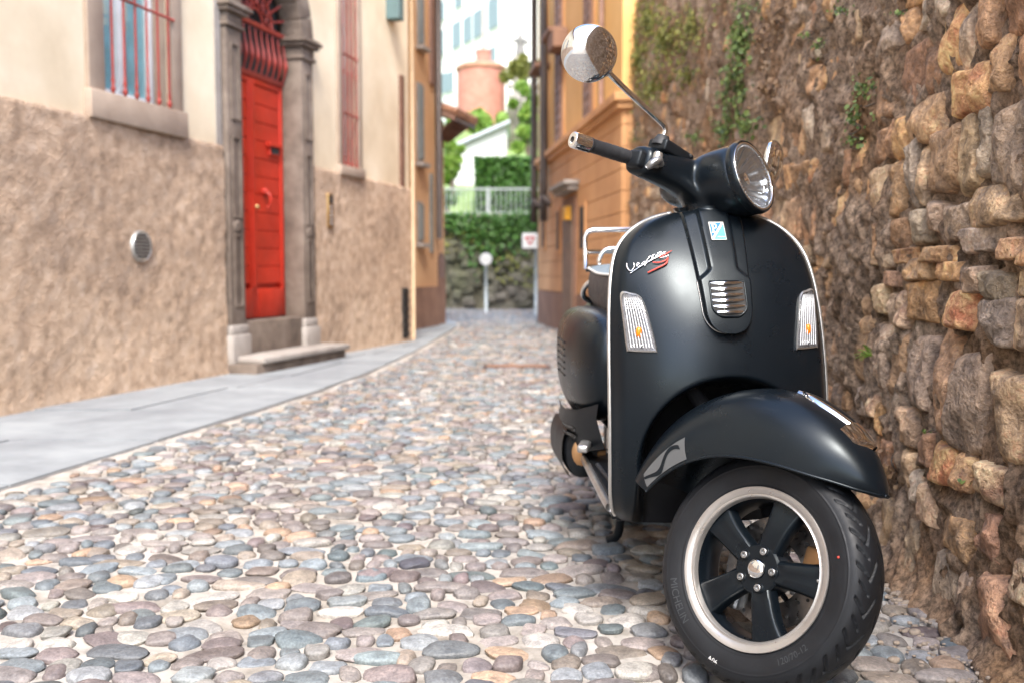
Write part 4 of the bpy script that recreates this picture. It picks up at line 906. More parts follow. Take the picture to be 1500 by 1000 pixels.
M_disc = simple('brake_disc_steel', (.20, .19, .185), .35, 1., var=.2, vscale=40)
M_lens = thin_glass('headlight_glass', (.96, .98, 1), .02, .8)
M_ilens = thin_glass('indicator_glass', (.95, .95, .95), .08, .6)
M_rib = simple('lens_rib_clear', (.70, .71, .72), .15, .2, var=.05)
M_orange = simple('amber_bulb', (.85, .22, .01), .25, var=.1)
M_seat = simple('seat_vinyl', (.035, .034, .036), .55, var=.2, vscale=18, bmp=(120, .3, .001))
M_seatt = simple('seat_top_vinyl', (.11, .145, .17), .5, var=.12, vscale=14, bmp=(120, .3, .001))
M_pipew = simple('seat_piping', (.62, .60, .57), .5, var=.05)
M_stick = simple('grey_sticker', (.075, .078, .08), .4, var=.1); M_redem = simple('red_emblem', (.55, .05, .03), .3, var=.05)
M_blue = simple('badge_blue', (.03, .16, .36), .25, var=.05); M_teal = simple('badge_teal', (.10, .45, .46), .25, var=.05); M_paintw = simple('white_print', (.72, .72, .70), .5, var=.05)

sc = empty('motor_scooter', tuple(SO), 0, 'matt black motor scooter with round headlight parked beside the rubble wall', 'scooter')
sc.rotation_euler = Matrix(RB.tolist()).to_euler()
def part(mb, name, mat, parent=sc, steer=False, **kw):
    if steer: mb.xf(ST)
    return mb.build(name, mat, parent, **kw)

# ------------------------------------------------------------------ wheels
prof = crom([(-.046, .150), (-.051, .160), (-.0575, .178), (-.0605, .195), (-.0585, .208), (-.053, .2185), (-.044, .2265), (-.03, .2325), (-.015, .2355), (0, .2365)], 9)
prof[:, 0] *= .93
prof = np.vstack([prof, prof[:-1][::-1] * (-1, 1)])
side_x = lambda r: np.interp(r, [.150, .160, .178, .195, .208, .2185], np.array([.046, .051, .0575, .0605, .0585, .053]) * .93)
def tyre(name, parent, c, steer):
    n = 720; a = np.linspace(0, 2 * np.pi, n, endpoint=False); X, Rr = prof[:, 0], prof[:, 1]
    q = np.clip((Rr - .212) / (.2365 - .212), 0, 1); Agr, Xg_ = np.meshgrid(a, X, indexing='ij'); Qg = np.broadcast_to(q, Agr.shape); lat = np.abs(Xg_) / .0512; sg = np.sign(Xg_)
    ph = Agr * 22 / (2 * np.pi) + np.where(sg > 0, .5, 0)
    def groove(off, k, w): d = np.abs(((ph + k * lat + off) % 1) - .5); return 1 - sstep(w * .6, w, d)
    zig = np.where(lat < .55, lat * 1.3, .715 - (lat - .55) * 1.1)
    d1 = np.abs(((ph + zig) % 1) - .5); g = (1 - sstep(.045, .085, d1)) * sstep(.12, .2, lat) * (1 - sstep(.93, 1.0, lat))
    d2 = np.abs(((ph + .5 + zig * .9) % 1) - .5); g = np.maximum(g, (1 - sstep(.035, .07, d2)) * sstep(.5, .58, lat) * (1 - sstep(.86, .95, lat)))
    g = g * sstep(.05, .25, Qg); dr = .0048 * g
    for rr in (.1665, .2015): dr = dr - .0010 * np.exp(-((np.broadcast_to(Rr, Agr.shape) - rr) / .0012) ** 2) * 0
    Rg = np.broadcast_to(Rr, Agr.shape) - dr; Xo = Xg_ * (1 - .035 * g * (lat > .7))
    bulge = .0012 * (np.exp(-((Rg - .167) / .0012) ** 2) + np.exp(-((Rg - .2035) / .0012) ** 2)); Xo = Xo + np.sign(Xo) * bulge * (np.abs(Xo) > .045)
    P = np.dstack([Xo, -Rg * np.cos(Agr), Rg * np.sin(Agr)]) + c
    P = P.reshape(-1, 3); P = ST(P) if steer else P
    return obj(name, P, gridF(n, len(X), True, False), M_rub, parent, True)
def face_pt(psi, r, x): return np.array([x, -r * math.cos(psi), r * math.sin(psi)])
def wheel(name, c, steer, detail):
    xf = (lambda P: ST(np.asarray(P, float) + c)) if steer else (lambda P: np.asarray(P, float) + c)
    def fin(mb, nm, mat, parent, **kw): return mb.xf(xf).build(nm, mat, parent, **kw)
    mb = MB(); mb.lathe([(.020, -.036), (.046, -.036), (.050, -.032), (.052, .02), (.04, .05), (.02, .052)], 40, (0, 0, 0), (1, 0, 0))
    w = fin(mb, name, M_blk, sc, smooth=True, angle=35)                       # hub
    tyre('tyre', w, c, steer)
    fin(MB().lathe([(.1395, -.030), (.1405, -.046), (.1425, -.0485), (.1445, -.0470), (.1475, -.0470), (.1495, -.0500), (.158, -.0525), (.1612, -.0530), (.1622, -.0515), (.1618, -.048), (.156, -.044)], 96, (0, 0, 0), (1, 0, 0)), 'rim', M_rim, w, smooth=True, angle=40)
    fin(MB().lathe([(.1398, -.034), (.136, -.025), (.134, .03), (.142, .046), (.158, .052), (.160, .045)], 72, (0, 0, 0), (1, 0, 0)), 'rim_barrel', M_blk, w, smooth=True, angle=40)
    for k in range(5):
        psi = R(-65 + 72 * k); n = 12; r = np.linspace(.036, .139, n); t = (r - .036) / .103
        hw = .0205 + .0035 * t + .010 * t ** 3; zx = -.0345 - .004 * np.sin(t * math.pi) + .003 * t
        sec = []
        for ri, h, x in zip(r, hw, zx):
            cs = [(-h - .006, x + .024), (-h - .004, x + .010), (-h, x + .002), (-h * .82, x - .0005), (-h * .3, x + .001), (h * .3, x + .001), (h * .82, x - .0005), (h, x + .002), (h + .004, x + .010), (h + .006, x + .024)]
            e = np.array([-math.cos(psi), math.sin(psi)]); f = np.array([math.sin(psi), math.cos(psi)])
            sec.append([(xx, *(e * ri + f * l)) for l, xx in cs])
        P = np.array(sec); m_ = MB(); m_.grid(P); m_.add(P[-1], [list(range(10))]); m_.add(np.vstack([P[:, 0], P[::-1, -1]]), [list(range(2 * n))])
        fin(m_, 'spoke', M_blk, w, smooth=True, angle=40)
        if detail:
            b = face_pt(psi, .0375, -.0365); fin(MB().lathe([(.0105, .0005), (.0105, -.0005), (.0092, -.0012), (.0088, .0002)], 20, b, (1, 0, 0)), 'bolt_seat', M_blk, w, smooth=True)
            fin(MB().lathe([(.0072, .0), (.0072, -.0065), (.0062, -.0072), (.0040, -.0072), (.0035, -.003), (0.0003, -.003)], 18, b, (1, 0, 0)), 'bolt', M_metal, w, smooth=True, angle=30)
    fin(MB().lathe([(.019, -.034), (.0192, -.040), (.0175, -.0425), (.012, -.0445), (.005, -.0455), (.0003, -.0457)], 32, (0, 0, 0), (1, 0, 0)), 'hub_cap', M_chr, w, smooth=True)
    return w, xf
fw, fxf = wheel('front_wheel', WC, True, True)
rw_, rxf = wheel('rear_wheel', np.array([0, 1.37, .2365]), False, True)
# lettering on the front tyre
def tyre_text(txt, size, psi0, r0, mat, nm, h=.0009):
    V, Fc = text_mesh(txt, size); top = np.zeros((len(V), 3)); r = r0 + .0 - V[:, 1]     # tops towards the hub
    ps = psi0 + V[:, 0] / r0; x = -(side_x(r) + h)
    P = np.c_[x, -r * np.cos(ps), r * np.sin(ps)]
    MB().add(P, Fc).xf(fxf).build(nm, mat, fw)
M_let = simple('raised_rubber_letter', (.03, .033, .037), .5, var=.1)
tyre_text('MICHELIN', .0225, R(219), .195, M_let, 'tyre_lettering'); tyre_text('120/70-12', .018, R(316), .190, M_let, 'tyre_lettering'); tyre_text('A06', .0145, R(262), .205, M_paintw, 'tyre_lettering'); tyre_text('CITY GRIP', .014, R(20), .190, M_let, 'tyre_lettering') if False else None
MB().lathe([(.0025, 0), (.0022, -.0006), (.0002, -.0007)], 10, face_pt(R(24), .185, -.0558), (1, 0, 0)).xf(fxf).build('red_dot', M_redem, fw, smooth=True)
MB().lathe([(.004, 0), (.004, -.02), (.003, -.026), (.0002, -.0262)], 12, face_pt(R(12), .118, -.012), (1, .8, .3)).xf(fxf).build('valve', M_trim, fw, smooth=True)
# disc, caliper, link
n = 72; mb = MB(); a = np.linspace(0, 2 * np.pi, n, endpoint=False)
mb.lathe([(.062, .030), (.112, .030), (.112, .034), (.062, .034), (.062, .030)], n, (0, 0, 0), (1, 0, 0)); dsc = mb.xf(fxf).build('brake_disc', M_disc, sc, smooth=True, angle=30)
for k in range(30):
    p_ = face_pt(2 * math.pi * k / 30 + .1, .08 + .012 * (k % 3), .0295); MB().lathe([(.0038, 0), (.0002, -.0003)], 10, p_, (1, 0, 0)).xf(fxf).build('disc_hole', M_dark, dsc)
for k in range(6): a_ = math.pi / 3 * k; MB().tube([face_pt(a_, .03, .03), face_pt(a_ + .25, .064, .032)], .006, 6).xf(fxf).build('disc_arm', M_disc, dsc, smooth=True)
cal = MB().box((.012, -.120, .012), (.050, -.062, .075)).xf(fxf).build('brake_caliper', M_gold, sc, bevel=.008, angle=40)
for p_ in ((.011, -.105, .06), (.011, -.078, .025)): MB().lathe([(.008, 0), (.008, -.006), (.0002, -.0062)], 12, p_, (1, 0, 0)).xf(fxf).build('caliper_bolt', M_metal, cal, smooth=True)
part(MB().box((.012, .05, -.10), (.045, .115, -.05)).xf(lambda v: v + WC), 'brake_hose_block', M_metal, steer=True, bevel=.008)
mb = MB(); mb.tube(crom([(.062, 0, .2365), (.075, .045, .29), (.075, .09, .37), (.055, .17, .45), (.0, .30, .56), (0, .36, .66), (0, yax(.9), .9)], 6), .018, 12); mb.tube([(.03, 0, .2365), (.085, 0, .2365)], .022, 14); part(mb, 'fork', M_wellshade, steer=True, smooth=True)  # fork coloured near-black, as if sunk in the pocket's shade
mb = MB(); mb.tube([(.07, -.02, .30), (.07, .09, .50)], .022, 12)
for k in range(9): t = k / 8; c_ = np.array([.07, -.02 + .11 * t, .30 + .2 * t]); th = np.linspace(0, 2 * np.pi, 16, endpoint=False); mb.tube(np.c_[.07 + .03 * np.cos(th), c_[1] + .03 * np.sin(th) * .88, c_[2] - .03 * np.sin(th) * .45], .005, 6, closed=True)
part(mb, 'shock_absorber', M_metal, steer=True, smooth=True)

# ------------------------------------------------------------------ front fender (turns with the wheel)
al = np.radians([46, 50, 57, 66, 78, 90, 105, 122, 138, 152, 163])
fRc = spline(al, [.292, .300, .312, .326, .342, .355, .368, .376, .374, .362, .348])
fRe = spline(al, [.289, .269, .246, .226, .212, .207, .210, .222, .238, .254, .268])
fW = spline(al, [.006, .034, .060, .081, .098, .107, .113, .117, .118, .117, .115])
def fend(A_, B_, off=0.):
    """A_ angle along, B_ in [-1,1] across"""
    b = B_ * math.pi / 2; w = fW(A_) + off; s = np.sign(B_) * np.abs(np.sin(b)) ** .82; c = np.abs(np.cos(b)) ** .74
    r = fRe(A_) + (fRc(A_) + off - fRe(A_)) * c
    rid = .006 * np.exp(-(B_ / .16) ** 2) * sstep(R(46), R(64), A_) * (1 - sstep(R(100), R(130), A_)); r = r + rid
    return np.dstack([w * s, -r * np.cos(A_), r * np.sin(A_)]) + WC
ag, bg = np.meshgrid(np.linspace(al[0], al[-1], 110), np.sin(np.linspace(-1, 1, 81) * math.pi / 2), indexing='ij')
P = fend(ag, bg); Pi = fend(ag, bg, -.004)
mb = MB(); mb.grid(P); mb.grid(Pi, flip=True)
for e_, f_ in ((P[:, 0], Pi[:, 0]), (P[:, -1], Pi[:, -1]), (P[0], Pi[0]), (P[-1], Pi[-1])): mb.grid(np.stack([e_, f_], 1))
fen = part(mb, 'front_fender', M_blk, steer=True, smooth=True, angle=50)
e_ = np.vstack([P[:, 0][::-1], P[0], P[:, -1]]); e_ = e_[np.r_[True, np.linalg.norm(np.diff(e_, axis=0), axis=1) > 1e-5]]
part(MB().tube(e_, .003, 6), 'fender_lip', M_blk, fen, True, smooth=True)
# chrome crest on the ridge
t = np.linspace(0, 1, 30); A_ = R(68) + t * R(27); hw = .16 * np.sin(np.clip(t * 1.05 + .03, 0, 1) * math.pi) ** .6 * (.55 + .45 * t)
def strip(A_, b0, b1, off, n=9):
    k = np.linspace(0, 1, n); Ag = np.repeat(A_[:, None], n, 1); Bg = b0[:, None] * (1 - k) + b1[:, None] * k; P = fend(Ag, Bg)
    c = WC * np.ones_like(P); d = P - c; d[..., 0] *= .4; d /= np.linalg.norm(d, axis=2)[..., None]; return P + d * (off * np.sin(np.linspace(0, 1, n) * math.pi) ** .5)[None, :, None]
cre = part(MB().grid(strip(A_, -hw, hw, .007)), 'fender_crest', M_blk, fen, True, smooth=True)
for s in (-1, 1): part(MB().grid(strip(A_, s * hw - .05, s * hw + .05, .007)), 'crest_chrome', M_chr, fen, True, smooth=True)
A2 = np.linspace(R(62), R(72), 14); part(MB().grid(strip(A2, -.30 * np.ones(14) * sstep(R(61), R(66), A2), .30 * np.ones(14) * sstep(R(61), R(66), A2), .009)), 'crest_chrome', M_chr, fen, True, smooth=True)
# sticker on the rear flank (rider's right): grey field with a dark S
def flank(a0, a1, b0, b1, off, n=12, m=8, shear=0.):
    Ag, Bg = np.meshgrid(np.linspace(a0, a1, n), np.linspace(b0, b1, m), indexing='ij'); Ag = Ag + shear * (Bg - b0) / (b1 - b0); P = fend(Ag, Bg); d = P - WC; d[..., 1:] *= .3; d /= np.linalg.norm(d, axis=2)[..., None]; return P + d * off
fl_ = part(MB().grid(flank(R(136), R(161), -.99, -.82, .0012, shear=R(-3))), 'sticker', M_stick, fen, True, smooth=True)
kk = np.linspace(0, 1, 40); aS = R(137) + R(22) * kk; bS = -.905 + .06 * np.sin(kk * 2 * math.pi * 1.0 + .4)
part(MB().grid(np.stack([fend(aS[:, None], (bS - .022)[:, None])[:, 0] + (-.002, 0, 0), fend(aS[:, None], (bS + .022)[:, None])[:, 0] + (-.002, 0, 0)], 1)), 'sticker_letter', M_blk, fen, True)

# ------------------------------------------------------------------ leg shield
outl = crom([(.10, .236), (.17, .242), (.222, .262), (.243, .31), (.249, .40), (.250, .52), (.2485, .64), (.244, .75), (.235, .83), (.219, .885), (.188, .925), (.145, .953), (.09, .970), (.03, .978)], 10)
W_ = outl[:, 0]; Z_ = np.maximum.accumulate(outl[:, 1] + np.arange(len(outl)) * 1e-6)
wz = lambda z: np.interp(z, Z_, W_)
fye = spline([.23, .27, .33, .42, .5, .6, .7, .8, .88, .94, .98], [.375, .325, .288, .266, .262, .270, .288, .315, .345, .372, .388])
fB = spline([.23, .32, .42, .5, .58, .68, .78, .88, .94, .98], [.0, .03, .055, .072, .082, .082, .072, .052, .036, .022])
PK = .395
def shield_y(x, z):
    x = np.asarray(x, float); z = np.asarray(z, float); w = wz(z); s = np.clip(np.abs(x) / w, 0, 1)
    y = fye(z) - fB(z) * (1 - s ** 2.3) + .020 * sstep(.86, 1.0, s) ** 2
    d = np.sqrt((x / .174) ** 2 + (np.maximum(z - .415, 0) / .172) ** 2); k = 1 - sstep(.80, 1.13, d)
    return y * (1 - k) + np.maximum(PK, y) * k
S = np.sin(np.linspace(-1, 1, 141) * math.pi / 2 * .98) / math.sin(math.pi / 2 * .98)
zz = np.interp(np.linspace(0, 1, 190), np.r_[0, np.cumsum(np.hypot(np.diff(W_), np.diff(Z_)))] / np.hypot(np.diff(W_), np.diff(Z_)).sum(), Z_)
Sg, Zg = np.meshgrid(S, zz, indexing='ij'); Xg = Sg * wz(Zg); P = np.dstack([Xg, shield_y(Xg, Zg), Zg])
shd = part(MB().grid(P), 'leg_shield', M_blk, smooth=True); shd.data.materials.append(M_wellshade)
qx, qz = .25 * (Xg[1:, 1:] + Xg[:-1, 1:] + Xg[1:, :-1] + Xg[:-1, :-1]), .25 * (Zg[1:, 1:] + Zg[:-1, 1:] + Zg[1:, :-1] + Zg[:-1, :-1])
well = (np.sqrt((qx / .174) ** 2 + (np.maximum(qz - .415, 0) / .172) ** 2) < .90).ravel(); shd.data.polygons.foreach_set('material_index', well.astype(np.int32))      # matt pocket faces blackened to carry the recess's shade
# its back: inner panel
Pb = np.dstack([Xg * .985, np.maximum(fye(Zg) + .03, np.where(np.abs(Sg) < .8, PK + .02, fye(Zg) + .03)) + .03 * (1 - Sg ** 2), Zg]); part(MB().grid(Pb, flip=True), 'inner_shield', M_plas, smooth=True)
part(MB().grid(np.stack([P[0], Pb[0]], 1)).grid(np.stack([P[-1], Pb[-1]], 1)), 'shield_edge', M_blk, shd, smooth=True)
zb_ = zz[0]; xb_ = S * wz(zb_); t_ = np.linspace(0, 1, 10)[:, None]; row0 = P[:, 0]; x40 = S * .245
U_ = np.array([np.c_[row0[:, 0] * (1 - k) + x40 * k * .9, row0[:, 1] * (1 - k) + .47 * k, row0[:, 2] + .006 * np.sin(k * 3) - .012 * k] for k in np.linspace(0, 1, 10)])
part(MB().grid(U_), 'under_shield', M_blk, shd, smooth=True)
ed = [np.array([s * wz(z), float(shield_y(s * wz(z) * .999, z)) + .004, z]) for s, zs in ((-1, zz[zz > .27]), (1, zz[zz > .27][::-1])) for z in zs if wz(z) > .075]
L_ed = np.array([e for e in ed if e[0] < 0]); R_ed = np.array([e for e in ed if e[0] > 0])
for e in (L_ed, R_ed): part(MB().tube(e[::2], .0052, 10), 'trim', M_trim, shd, smooth=True)
def shield_hit(px, py, off=0.):
    c, d = body_ray(px, py); t = np.linspace(1.9, 2.9, 400) / d[1] * 1.0; Q = c + np.linspace((.05 - c[1]) / d[1], (.45 - c[1]) / d[1], 600)[:, None] * d
    k = Q[:, 1] - shield_y(Q[:, 0], Q[:, 2]); i = int(np.argmax(k > 0)); a_, b_ = k[i - 1], k[i]; q = Q[i - 1] + (Q[i] - Q[i - 1]) * (-a_ / (b_ - a_)); return q
def shield_n(x, z):
    e = .002; gx = (shield_y(x + e, z) - shield_y(x - e, z)) / (2 * e); gz = (shield_y(x, z + e) - shield_y(x, z - e)) / (2 * e); n = np.array([float(gx), -1, float(gz)]); return n / np.linalg.norm(n)
# horn cover ("tie") down the middle
tz0, tz1 = .700, .984
def tie_w(z): return np.where(z > .755, .055 + .017 * (z - .755) / .225, .055 * np.sqrt(np.clip(1 - ((.755 - z) / .0552) ** 2, 0, 1)) ** .8)
def tie_off(s, z):
    b = .010 * (1 - sstep(.90, 1.0, np.abs(s)) ** 1.5) + .002
    spine = .46 + .0 * z; sp_ = sstep(.845, .80, z); hw = .44 + .7 * sp_
    return b + .011 * (1 - sstep(hw, hw + .10, np.abs(s))) * (z > .0)
zt_ = np.r_[np.linspace(tz0, tz0 + .012, 14), np.linspace(tz0 + .0135, tz1, 110)]; st_ = np.sin(np.linspace(-1, 1, 61) * math.pi / 2); Sg, Zg = np.meshgrid(st_, zt_, indexing='ij'); Xg = Sg * tie_w(Zg)
P = np.dstack([Xg, shield_y(Xg, np.minimum(Zg, .977)) - tie_off(Sg, Zg) - .0 * Zg, Zg]); mb = MB(); mb.grid(P)
for e_ in (P[0], P[-1], P[:, 0], P[:, -1]): mb.grid(np.stack([e_, e_ + (0, .02, 0)], 1))
tie = part(mb, 'horn_cover', M_blk, smooth=True, angle=50)
edge = np.vstack([P[-1][::-1], P[0]]); edge[:, 1] += .009; part(MB().tube(edge[::2] + (0, .002, 0), .0014, 6), 'cover_seam', M_trim, tie, smooth=True)
def tie_y(x, z): return float(shield_y(x, min(z, .977)) - tie_off(x / tie_w(z), z))
# grille with chrome slats
gz0, gz1 = .736, .812; gw = lambda z: float(.0385 * np.clip(1 - np.clip((.762 - z) / .03, 0, 1) ** 2.2, .05, 1) ** .6 * (1 + .25 * (z - .76)))
zg = np.linspace(gz0, gz1, 30); V = [(-gw(z), tie_y(-gw(z) * .9, z) - .0015, z) for z in zg] + [(gw(z), tie_y(gw(z) * .9, z) - .0015, z) for z in zg[::-1]]
part(MB().add(V, [list(range(len(V)))]), 'grille_opening', M_dark, tie)
Vc = np.array(V); part(MB().tube(np.vstack([Vc, Vc[:1]])[:-1] + (0, -.001, 0), .002, 6, closed=True), 'grille_frame', M_blk, tie, smooth=True)
for k in range(6):
    z = gz0 + .009 + (gz1 - gz0 - .013) * k / 5; w = gw(z) - .002; xs = np.linspace(-w, w, 11); m_ = MB(); prf = [(-.0005, .0040), (-.0045, .0036), (-.0068, .0012), (-.0060, -.0020), (-.0030, -.0034), (.0, -.0036)]
    G = np.array([[(x, tie_y(0, z) + .010 * (x / .04) ** 2 + a_ - .0015, z + b_) for a_, b_ in prf] for x in xs]); part(m_.grid(G), 'grille_slat', M_chr, tie, smooth=True)
# maker's badge
bz, bh, bw = .925, .019, .0155
def bp(u, v, o=.003): z = bz + v; return (u, tie_y(0, z) - o, z)
bd = part(MB().add([bp(-bw - .0022, -bh - .0018, .0006), bp(bw + .0018, -bh - .0018, .0006), bp(bw + .0018, bh + .0018, .0006), bp(-bw - .0022, bh + .0018, .0006), bp(-bw - .0018, -bh - .0016), bp(bw + .0014, -bh - .0016), bp(bw + .0014, bh + .0016), bp(-bw - .0018, bh + .0016)], [(0, 1, 2, 3), (4, 5, 6, 7), (0, 1, 5, 4), (1, 2, 6, 5), (2, 3, 7, 6), (3, 0, 4, 7)]), 'maker_badge', M_trim, tie)
part(MB().add([bp(-bw, -bh + .004, .0036), bp(bw - .004, bh, .0036), bp(-bw, bh, .0036)], [(0, 1, 2)]), 'blue_field', M_blue, bd)
part(MB().add([bp(-bw + .003, -bh, .0036), bp(bw, -bh, .0036), bp(bw, bh - .003, .0036)], [(0, 1, 2)]), 'teal_field', M_teal, bd)
# letter P with serifs
mb = MB(); o = .0044
def rect(u0, v0, u1, v1): mb.add([bp(u0, v0, o), bp(u1, v0, o), bp(u1, v1, o), bp(u0, v1, o)], [(0, 1, 2, 3)])
# seen from the front, +x is to the right of the picture
rect(-.0115, -.0025, -.0083, .0155); rect(-.0138, -.0043, -.0060, -.0025); rect(-.0138, .0155, -.0060, .0172)
t = np.linspace(-math.pi / 2, math.pi / 2, 14); G = np.array([[bp(-.0065 + .0062 * math.cos(x), .0112 + .0060 * math.sin(x), o), bp(-.0065 + .0032 * math.cos(x), .0112 + .0046 * math.sin(x), o)] for x in t]); mb.grid(G); rect(-.0083, .0158, -.0063, .0172); rect(-.0083, .0052, -.0063, .0066)
part(mb, 'badge_letter', M_paintw, bd)
V, Fc = text_mesh('PIAGGIO', .0046); part(MB().add([bp(v[0] + .0058, v[1] - .0152, .0042) for v in V], Fc), 'badge_lettering', M_paintw, bd)
# script emblem: strokes traced over the shield's surface
def emb(strokes, r, mat, nm, parent, off=.004):
    mb = MB()
    for s_ in strokes:
        w = None
        if isinstance(s_, tuple): s_, w = s_
        pts = np.array([shield_hit(*q) for q in crom(s_, 5)]); ns = np.array([shield_n(p[0], p[2]) for p in pts]); pts = pts + ns * off
        rr = r if w is None else np.interp(np.linspace(0, 1, len(pts)), np.linspace(0, 1, len(w)), w)
        mb.tube(pts, rr, 7)
    return part(mb, nm, mat, parent, smooth=True)
Z4 = lambda pts: [(890 + a / 4.545, 300 + b / 4.545) for a, b in pts]
vs = emb([(Z4([(132, 395), (133, 420), (150, 445), (168, 440), (180, 415), (178, 395)]), [.0012, .0020, .0017, .0012, .0010, .0014]), (Z4([(150, 465), (215, 420), (300, 372), (395, 318)]), [.0006, .0011, .0011, .0006]),
     Z4([(192, 418), (212, 400), (205, 392), (194, 408), (206, 420), (224, 408)]), Z4([(224, 408), (240, 388), (252, 384), (246, 396), (234, 405)]), (Z4([(262, 372), (248, 420)]), [.0012, .0006]), Z4([(262, 380), (282, 352), (298, 352), (290, 374), (270, 384)]),
     Z4([(322, 340), (308, 340), (300, 356), (312, 362), (330, 342), (326, 358), (342, 350)]), Z4([(356, 318), (338, 330), (334, 342), (348, 340), (360, 318), (362, 332), (390, 318)])], .0009, M_chr, 'script_emblem', shd)
emb([(Z4([(428, 313), (385, 338), (345, 362)]), [.0006, .0020, .0014]), (Z4([(300, 390), (340, 392), (385, 378), (404, 356)]), [.0010, .0017, .0017, .0006]), (Z4([(404, 356), (390, 398), (330, 430), (270, 458)]), [.0008, .0020, .0020, .0016])], .002, M_redem, 'red_emblem_letter', vs, .0045)
emb([(Z4([(346, 368), (404, 350), (408, 352)]), [.0006, .0012, .0008])], .001, M_chr, 'emblem_edge', vs, .0062)
# turn signals
poly_px = Z4([(92, 600), (160, 598), (205, 612), (236, 655), (282, 800), (320, 955), (300, 968), (150, 962), (128, 945), (105, 760)])
ip = np.array([shield_hit(*q) for q in poly_px])
def indicator(sgn):
    Pq = ip * (sgn, 1, 1); x_, z_ = Pq[:, 0], Pq[:, 2]; C = np.array([x_.mean(), 0, z_.mean()]); lay = []
    loop = crom(np.c_[x_, z_], 6, True)
    for sc_, off in ((1.06, -.001), (1.05, .0045), (1.0, .0065), (.93, .0072)):
        L_ = np.array([(C[0] + (a - C[0]) * sc_, C[2] + (b - C[2]) * sc_) for a, b in loop]); lay.append(np.array([(a, float(shield_y(a, b)) - off, b) for a, b in L_]))
    ind = part(MB().grid(np.array(lay[:3]), cv=True), 'indicator', M_trim, smooth=True, angle=50)
    mb = MB(); k = len(loop); inner = []
    for sc_, off in ((.99, .0068), (.9, .0085), (.6, .010), (.3, .0105), (.02, .0105)):
        inner.append(np.array([(C[0] + (a - C[0]) * sc_, float(shield_y(C[0] + (a - C[0]) * sc_, C[2] + (b - C[2]) * sc_)) - off, C[2] + (b - C[2]) * sc_) for a, b in loop]))
    part(MB().grid(np.array(inner), cv=True), 'indicator_lens', M_ilens, ind, smooth=True)
    bk = [np.array([(C[0] + (a - C[0]) * s_, float(shield_y(C[0] + (a - C[0]) * s_, C[2] + (b - C[2]) * s_)) - o_, C[2] + (b - C[2]) * s_) for a, b in loop]) for s_, o_ in ((1., .0035), (.02, .0025))]
    part(MB().grid(np.array(bk), cv=True), 'indicator_reflector', simple('indicator_reflector', (.20, .20, .21), .3, .5, var=.2, vscale=50), ind, smooth=True)
    z0, z1 = z_.min() + .006, z_.max() - .006
    def span(z):
        xs = []
        Q = np.c_[loop[:, 0], loop[:, 1]]; Q2 = np.roll(Q, -1, 0)
        for (a, b), (c_, d_) in zip(Q, Q2):
            if (b - z) * (d_ - z) < 0: xs.append(a + (c_ - a) * (z - b) / (d_ - b))
        return (min(xs), max(xs)) if len(xs) > 1 else (C[0], C[0])
    nrib = 8
    for k in range(nrib):
        t = (k + .5) / nrib; pts = []
        for z in np.linspace(z0, z1, 12): a, b = span(z); x = a + (b - a) * (.08 + .84 * t); pts.append((x, float(shield_y(x, z)) - .0072, z))
        part(MB().tube(pts, .0013, 6), 'lens_rib', M_rib, ind, smooth=True)
    for j in range(5):
        z = z1 - .004 - .0052 * j; a, b = span(z); xs = np.linspace(a + (b - a) * .1, a + (b - a) * .9, 6); part(MB().tube([(x, float(shield_y(x, z)) - .0074, z) for x in xs], .0008, 5), 'lens_rib', M_rib, ind, smooth=True)
    zb = z0 + (z1 - z0) * .30; a, b = span(zb); xm = (a + b) / 2
    part(MB().lathe([(.001, .012), (.005, .010), (.0068, .004), (.0068, -.004), (.005, -.011), (.001, -.013)], 16, (xm, float(shield_y(xm, zb)) - .0045, zb), (0, 0, 1)), 'bulb', M_orange, ind, smooth=True)
    zs = z0 + .004; a, b = span(zs); xm = (a + b) / 2; part(MB().lathe([(.003, 0), (.0028, -.002), (.0002, -.0024)], 12, (xm, float(shield_y(xm, zs)) - .0085, zs), (0, 1, 0)), 'screw', M_metal, ind, smooth=True)
indicator(1); indicator(-1)

# ------------------------------------------------------------------ headset (turns with the wheel)
HN = np.array([0, -math.cos(.4136), math.sin(.4136)]); HU = np.array([0, math.sin(.4136), math.cos(.4136)]); HC = np.array([0, yax(1.0633) - .1453, 1.0633]); HR = .0855
def ring(c, nrm_t, rx, rz, n=40, p=2.0):
    """ellipse; nrm_t = backwards tilt of its plane"""
    a = np.linspace(0, 2 * np.pi, n, endpoint=False); u = np.array([1, 0, 0.]); v = np.array([0, math.sin(nrm_t), math.cos(nrm_t)])
    f = lambda x: np.sign(x) * np.abs(x) ** (2 / p)
    return np.array(c) + rx * f(np.cos(a))[:, None] * u + rz * f(np.sin(a))[:, None] * v
def loft(secs, n=6):
    P = np.array(secs); Q = crom(P.reshape(len(P), -1), n).reshape(-1, P.shape[1], 3); V = Q.reshape(-1, 3); Fc = gridF(len(Q), P.shape[1], False, True).tolist(); m = P.shape[1]
    Fc += [list(range(m))[::-1], list(range((len(Q) - 1) * m, len(Q) * m))]; return V, Fc
